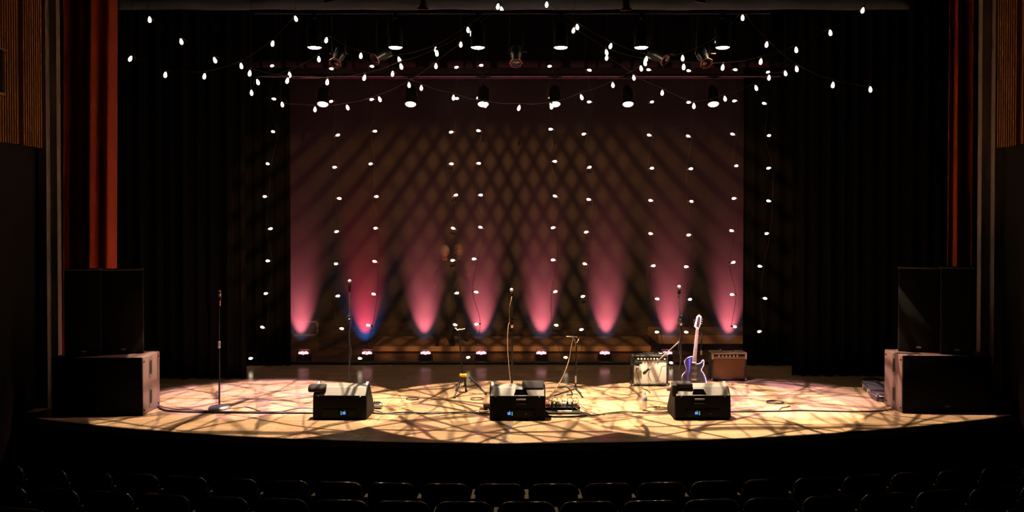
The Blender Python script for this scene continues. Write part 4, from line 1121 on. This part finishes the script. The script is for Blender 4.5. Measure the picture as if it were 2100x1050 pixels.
# ================================================================== OVERHEAD LIGHTS
ordn = ['leftmost', 'second from the left', 'third from the left', 'fourth from the left', 'fifth from the left', 'rightmost']
def downlight(px, py, d, i, row):
    p = at(px, py, d)
    tilt = Vector((0, -0.0, -1)) if row == 0 else Vector((0, -0.42, -1)).normalized()
    lab = ('%s of the six flat glowing lamps on the upper pipe' if row == 0 else '%s of the six round bright lamps on the lower pipe') % ordn[i]
    t = thing('ceiling_spotlight', lab, 'stage light', p, 0, 'lamps on the upper pipe' if row == 0 else 'lamps on the lower pipe')
    r = 0.088 if row == 0 else 0.085
    MB().lathe([(r * 0.6, 0.30), (r, 0.24), (r + 0.006, -0.0), (r + 0.004, -0.012), (r - 0.002, -0.006)], (0, 0, 0), -tilt, 28, caps=False).build('can', M_BLACK, t)
    MB().lathe([(r * 0.6, 0.0), (r * 0.3, 0.03), (0, 0.035)], -tilt * 0.30, -tilt, 20).build('cap', M_BLACK, t)
    MB().lathe([(0, -0.030), (r * 0.5, -0.026), (r * 0.85, -0.016), (r - 0.002, -0.004)], (0, 0, 0), -tilt, 28, caps=False).build('lens', M_LAMPLENS if row == 0 else M_LAMPLENS2, t)
    MB().tube([(-r - 0.015, 0, 0.12), (-r - 0.015, 0.0, 0.36), (r + 0.015, 0.0, 0.36), (r + 0.015, 0, 0.12)], 0.005).build('yoke', M_BLACK, t)
    MB().rbox(-0.02, 0.02, -0.025, 0.025, 0.36, 0.46, 0.006).build('clamp', M_METALBLK, t)
    return t
for i, px in enumerate((645, 811, 980, 1150, 1315, 1482)): downlight(px, 96, YR, i, 0)
YR2 = YS - 0.75
for i, px in enumerate((662, 842, 991, 1138, 1288, 1463)): downlight(px, 213, YR2, i, 1)
z1 = at(1050, 96, YR).z + 0.44
t = thing('lighting_pipe', 'long black pipe above the flat glowing lamps', 'pipe', (0, YR, z1))
MB().cyl((-3.3, 0, 0), (3.3, 0, 0), 0.025).build('pipe', M_BLACK, t)
z2 = at(1050, 213, YR2).z + 0.44
t = thing('lighting_pipe', 'long black pipe above the round bright lamps', 'pipe', (0, YR2, z2))
MB().cyl((-4.2, 0, 0), (4.2, 0, 0), 0.025).build('pipe', M_BLACK, t)

def profile_spot(px, py, d, aim, label, barrel=0.07, L=0.26, ztop=None):
    p = at(px, py, d)
    a = Vector(aim).normalized()
    t = thing('profile_spotlight', label, 'stage light', p)
    MB().lathe([(barrel * 0.8, -L), (barrel * 1.05, -L * 0.95), (barrel * 1.05, -L * 0.5), (barrel * 0.85, -L * 0.42), (barrel * 0.85, 0)], (0, 0, 0), a, 22).build('barrel', M_METALBLK, t)
    MB().lathe([(barrel * 0.86, -0.02), (barrel * 1.20, -0.010), (barrel * 1.24, 0.0), (barrel * 1.20, 0.006), (barrel * 1.10, 0.004)], (0, 0, 0), a, 8, caps=False).build('colour_frame', mat('red_tinted_frame', (0.30, 0.07, 0.07), 0.4, 0.5), t)
    MB().lathe([(0, 0.006), (barrel * 0.6, 0.004), (barrel * 0.85, -0.004)], (0, 0, 0), a, 20, caps=False).build('lens', M_BLACKGLOSS, t)
    for s in (-1, 1):
        c = a * (-L * 0.75)
        MB().rbox(s * barrel * 1.2 - 0.004 * 1, s * barrel * 1.2 + 0.06 * s if s > 0 else s * barrel * 1.2 + 0.004, c.y - 0.01, c.y + 0.01, c.z - 0.006, c.z + 0.006, 0.003).build('shutter_handle', MATS['red_tinted_frame'], t)
    c = a * (-L * 0.6)
    zt = (ztop or (z1 - 0.05)) - p.z
    if zt > c.z + 0.05:
        MB().tube([c + Vector((-barrel * 1.2, 0, 0)), Vector((c.x - barrel * 1.2, 0.02, zt)), Vector((c.x + barrel * 1.2, 0.02, zt)), c + Vector((barrel * 1.2, 0, 0))], 0.008).build('yoke', M_BLACK, t)
    return t
profile_spot(687, 130, YR + 0.02, (-0.25, -0.75, -0.9), 'profile spotlight with bright concentric lens rings on the left of the upper pipe')
profile_spot(1058, 130, YR + 0.02, (0.0, -0.55, -0.9), 'profile spotlight with a red rimmed lens at the centre of the upper pipe')
profile_spot(1449, 130, YR + 0.02, (0.25, -0.75, -0.9), 'profile spotlight tilted to the right on the upper pipe')
profile_spot(768, 122, YR + 0.3, (-0.8, -0.6, -0.6), 'dim spotlight hidden beside the second flat lamp')
profile_spot(1364, 124, YR + 0.3, (0.8, -0.6, -0.6), 'dim spotlight hidden beside the fifth flat lamp')
for k, (px, py) in enumerate(((675, 3), (868, 18), (1284, 20), (1437, 4))):
    profile_spot(px, py, 10.6, (0.1 * (-1) ** k, 0.3, -0.95), ['leftmost unlit spotlight at the very top edge', 'unlit spotlight at the top left of centre', 'unlit spotlight at the top right of centre', 'rightmost unlit spotlight at the very top edge'][k], 0.055, 0.22, 6.6)

# ================================================================== STRING LIGHTS
def bulb_mesh(name, L, r):
    mb = MB().lathe([(0, -L), (r * 0.55, -L * 0.93), (r * 0.92, -L * 0.75), (r, -L * 0.55), (r * 0.8, -L * 0.28), (r * 0.42, -L * 0.06), (r * 0.4, 0)], n=14)
    o = mb.build(name, M_BULB); me = o.data
    bpy.data.objects.remove(o); return me
def socket_mesh():
    o = MB().lathe([(0.012, 0.0), (0.015, 0.004), (0.015, 0.030), (0.008, 0.036)], n=10).build('tmp', M_RUBBER); me = o.data
    bpy.data.objects.remove(o); return me
ME_BULB = bulb_mesh('bulb', 0.080, 0.023)
ME_BULB2 = bulb_mesh('small_bulb', 0.070, 0.0205)
ME_SOCK = socket_mesh()
def string(pts_px, d0, d1, label, vertical=False, group='string lights'):
    n = len(pts_px)
    P = [at(x, y, d0 + (d1 - d0) * i / max(1, n - 1)) for i, (x, y) in enumerate(pts_px)]
    t = thing('string_lights', label, 'string lights', P[0], 0, group)
    O = P[0]
    rnd = random.Random(n * 7 + int(pts_px[0][0]))
    wire = []
    for i, q in enumerate(P):
        if vertical:
            s = -1 if pts_px[i][0] > (pts_px[i - 1][0] if i else pts_px[1][0]) else 1
            axis = Vector((-s * 1.0, rnd.uniform(-0.3, 0.3), rnd.uniform(-0.25, 0.35))).normalized()
            L = 0.074
        else:
            axis = Vector((rnd.uniform(-0.35, 0.35), rnd.uniform(-0.3, 0.3), -1)).normalized(); L = 0.085
        topp = q - axis * L / 2            # the bulb's neck
        w_ = topp - axis * 0.03
        wire.append(w_ - O)
        b = bpy.data.objects.new('bulb', ME_BULB2 if vertical else ME_BULB); COL.objects.link(b)
        b.parent = t; b.location = topp - O
        b.rotation_euler = (-axis).to_track_quat('Z', 'Y').to_euler()
        sk = bpy.data.objects.new('socket', ME_SOCK); COL.objects.link(sk); sk.parent = t
        sk.location = b.location; sk.rotation_euler = b.rotation_euler
    if vertical:
        wire = [Vector((wire[0].x, 0, 6.985 - O.z)), wire[0] + Vector((0, 0, 0.3))] + wire
    else:
        full = [wire[0]]
        for a, b in zip(wire, wire[1:]):
            full.append((a + b) / 2 + Vector((0, 0, -0.02))); full.append(b)
        wire = full
        top_z = 6.985 - O.z
        wire = [Vector((wire[0].x, wire[0].y, top_z)), wire[0] + Vector((0, 0, 0.4))] + wire + [wire[-1] + Vector((0, 0, 0.4)), Vector((wire[-1].x, wire[-1].y, top_z))]
    MB().tube(spline(wire, 4), 0.0035, 5).build('wire', M_WIRE, t)
    return t
M_WIRE = mat('string_wire', (0.02, 0.014, 0.012), 0.45)
YV = YS - 0.27
V = [
 [(558, 135), (562, 203), (560, 270), (549, 336), (543, 403), (555, 469), (549, 535), (545, 602), (538, 671), (514, 735)],
 [(680, 141), (679, 208), (693, 277), (686, 343), (696, 407), (690, 475), (689, 541), (693, 607), (701, 674)],
 [(763, 136), (762, 204), (769, 269), (760, 336), (772, 403), (770, 468), (768, 536), (766, 603), (755, 667), (738, 735)],
 [(936, 138), (937, 202), (925, 271), (926, 336), (935, 400), (929, 468), (928, 534), (937, 601), (933, 666)],
 [(987, 134), (981, 201), (981, 268), (982, 335), (986, 400), (985, 466), (972, 531), (977, 599), (977, 665), (960, 733)],
 [(1127, 136), (1130, 201), (1129, 265), (1138, 331), (1138, 402), (1134, 467), (1134, 533), (1139, 598), (1141, 667), (1160, 733)],
 [(1209, 144), (1208, 209), (1197, 275), (1209, 343), (1207, 409), (1202, 476), (1199, 541), (1195, 608), (1192, 676)],
 [(1330, 143), (1337, 209), (1331, 277), (1337, 345), (1334, 411), (1334, 479), (1340, 545), (1348, 613), (1347, 681), (1376, 744)],
 [(1412, 145), (1412, 210), (1411, 279), (1417, 346), (1418, 413), (1412, 482), (1407, 547), (1415, 614), (1407, 681)],
 [(1508, 143), (1506, 207), (1502, 275), (1510, 340), (1505, 407), (1500, 473), (1504, 538), (1501, 604), (1507, 670)],
 [(1575, 148), (1567, 212), (1577, 278), (1576, 345), (1576, 412), (1572, 479), (1558, 546), (1569, 612), (1557, 680)]]
num = ['first', 'second', 'third', 'fourth', 'fifth', 'sixth', 'seventh', 'eighth', 'ninth', 'tenth', 'eleventh']
for i, c in enumerate(V):
    string(c, YV, YV, '%s hanging strand of small bulbs from the left, in front of the backdrop' % num[i], True, 'vertical strands of bulbs')
FS = [
 ([(267, 121), (339, 154), (419, 157), (495, 136), (559, 90), (607, 39)], 12.2, 12.6, 'festoon rising from the far left edge to the peak above the first flat lamp'),
 ([(307, 41), (372, 86), (441, 124), (512, 151), (589, 166), (671, 169), (747, 160), (823, 137), (896, 110), (967, 70), (1029, 20)], 12.0, 12.6, 'long festoon sagging from the top left corner to the top centre'),
 ([(516, 191), (529, 169), (594, 154), (654, 122), (669, 83), (740, 115), (819, 123), (894, 103), (960, 62), (1021, 14)], 12.8, 12.5, 'festoon crossing up past the first flat lamp to the top centre'),
 ([(579, 215), (646, 225), (713, 221), (779, 204), (839, 175), (894, 136), (945, 92)], 13.8, 13.4, 'festoon sagging low beside the leftmost round lamp'),
 ([(805, 152), (864, 181), (930, 201), (995, 216), (1064, 222), (1131, 219), (1193, 200), (1257, 175), (1315, 141)], 13.4, 13.2, 'festoon sagging across the centre between the middle round lamps'),
 ([(1121, 10), (1184, 56), (1252, 95), (1325, 122), (1402, 138), (1482, 139), (1560, 127), (1633, 103), (1703, 68), (1769, 22)], 12.7, 12.0, 'long festoon sagging from the top centre to the top right corner'),
 ([(1176, 63), (1244, 108), (1323, 130), (1400, 120), (1470, 85), (1523, 37), (1572, 92), (1634, 142), (1708, 175), (1785, 184)], 12.7, 12.2, 'festoon peaking above the last flat lamp and falling to the far right'),
 ([(1244, 119), (1300, 160), (1358, 191), (1423, 218), (1487, 203), (1551, 181), (1577, 160), (1611, 151)], 13.4, 13.4, 'festoon sagging low beside the rightmost round lamp')]
for c, a, b, lab_ in FS: string(c, a, b, lab_, False, 'festoons of bulbs overhead')

# ================================================================== SEATS
M_SEAT = mat('seat_fabric', (0.012, 0.010, 0.012), 0.9, spec=0.1, noise=(80, 0.4))
M_SHELL = mat('seat_shell', (0.010, 0.010, 0.011), 0.45)
M_RIM = mat('seat_rim', (0.30, 0.30, 0.31), 0.06, 1.0)
M_ARM = mat('pale_arm_wood', (0.75, 0.62, 0.45), 0.5, noise=(40, 0.2))
def seat_proto():
    t = thing('theatre_seat', 'x', 'theatre seat')
    # back: rounded top corners; seat faces +y (the stage); origin at the floor, top at z = 0.95
    W2 = 0.235; top = 0.95
    ol = [(-W2, 0.30)] + [(-W2 + 0.09 - 0.09 * math.cos(a), top - 0.09 + 0.09 * math.sin(a) - 0.004) for a in [k * PI / 2 / 6 for k in range(7)]] \
         + [(W2 - 0.09 + 0.09 * math.sin(a), top - 0.09 + 0.09 * math.cos(a) - 0.004) for a in [k * PI / 2 / 6 for k in range(7)]] + [(W2, 0.30)]
    Mr = Matrix.Rotation(0.12, 4, 'X')
    MB().prism(ol, -0.012, 0.012, Mr).build('back_shell', M_SHELL, t)
    ins = [(a * 0.93, 0.03 + b * 0.955) for a, b in ol]
    MB().prism(ins, 0.012, 0.06, Mr).build('backrest_cushion', M_SEAT, t, bevel=0.012)
    MB().tube([Mr @ Vector((a, -0.004, b)) for a, b in ol[1:-1]], 0.018, 12).build('top_rim', M_RIM, t)
    # folded seat cushion
    MB().rbox(-0.21, 0.21, 0.10, 0.19, 0.36, 0.72, 0.03, 4, Matrix.Translation((0, -0.04, 0)) @ Matrix.Rotation(0.05, 4, 'X')).build('seat_cushion', M_SEAT, t)
    l = MB().rbox(0.244, 0.284, -0.02, 0.12, 0.0, 0.775, 0.008)
    l.build('support_leg', M_SHELL, t)
    MB().rbox(0.243, 0.287, -0.08, 0.24, 0.775, 0.80, 0.008, 3).build('armrest', M_ARM, t)
    return t
proto = seat_proto(); used = False
names_n = ['first', 'second', 'third', 'fourth', 'fifth', 'sixth', 'seventh', 'eighth', 'ninth', 'tenth', 'eleventh', 'twelfth', 'thirteenth', 'fourteenth', 'fifteenth', 'sixteenth', 'seventeenth', 'eighteenth', 'nineteenth', 'twentieth', 'twenty-first', 'twenty-second', 'twenty-third']
def proj(v):
    r = Vector(v) - Vector((0, 0, H)); f = r.dot(_fw)
    return 1050 + F * r.x / f, YP - F * r.dot(_up) / f
ROWS = [('front row', F / 207.5, 2.60, 20.0, 1025, 207.5), ('second row', F / 237.7, 2.42, 21.2, 1079, 237.7), ('third row', 7.0, 2.27, 22.2, 1010, F / 7.0)]
for rn, d0, drop, R, pxc, k in ROWS:
    sp = 0.53; xc = (pxc - 1050) / k
    cand = []
    for i in range(-13, 14):
        ang = (xc + i * sp) / R
        x, y = R * math.sin(ang), d0 + R - R * math.cos(ang)
        ztop = H - drop
        u, v = proj((x, y, ztop))
        u2, _ = proj((x + 0.25, y, ztop)); u3, _ = proj((x - 0.25, y, ztop))
        if v < 1054 and u2 > 2 and u3 < 2098: cand.append((x, y, ztop - 0.945, ang))
    L_ = [c for c in cand if c[0] < 0]; R_ = [c for c in cand if c[0] >= 0]
    for j, (x, y, z, a) in enumerate(cand):
        if rn == 'third row':
            lab_ = ('black theatre seat in the cropped nearest row, %s from the left edge of the photo' % names_n[j]) if x < 0 else ('black theatre seat in the cropped nearest row, %s from the right edge of the photo' % names_n[len(cand) - 1 - j])
        else:
            lab_ = 'black theatre seat in the %s before the stage, %s from the left' % (rn, names_n[j])
        grp = 'theatre seats in the %s' % rn
        if not used:
            proto.location = (x, y, z); proto.rotation_euler = (0, 0, a); proto['label'] = lab_; proto['group'] = grp; used = True
        else:
            copy_tree(proto, (x, y, z), a, lab_, grp)
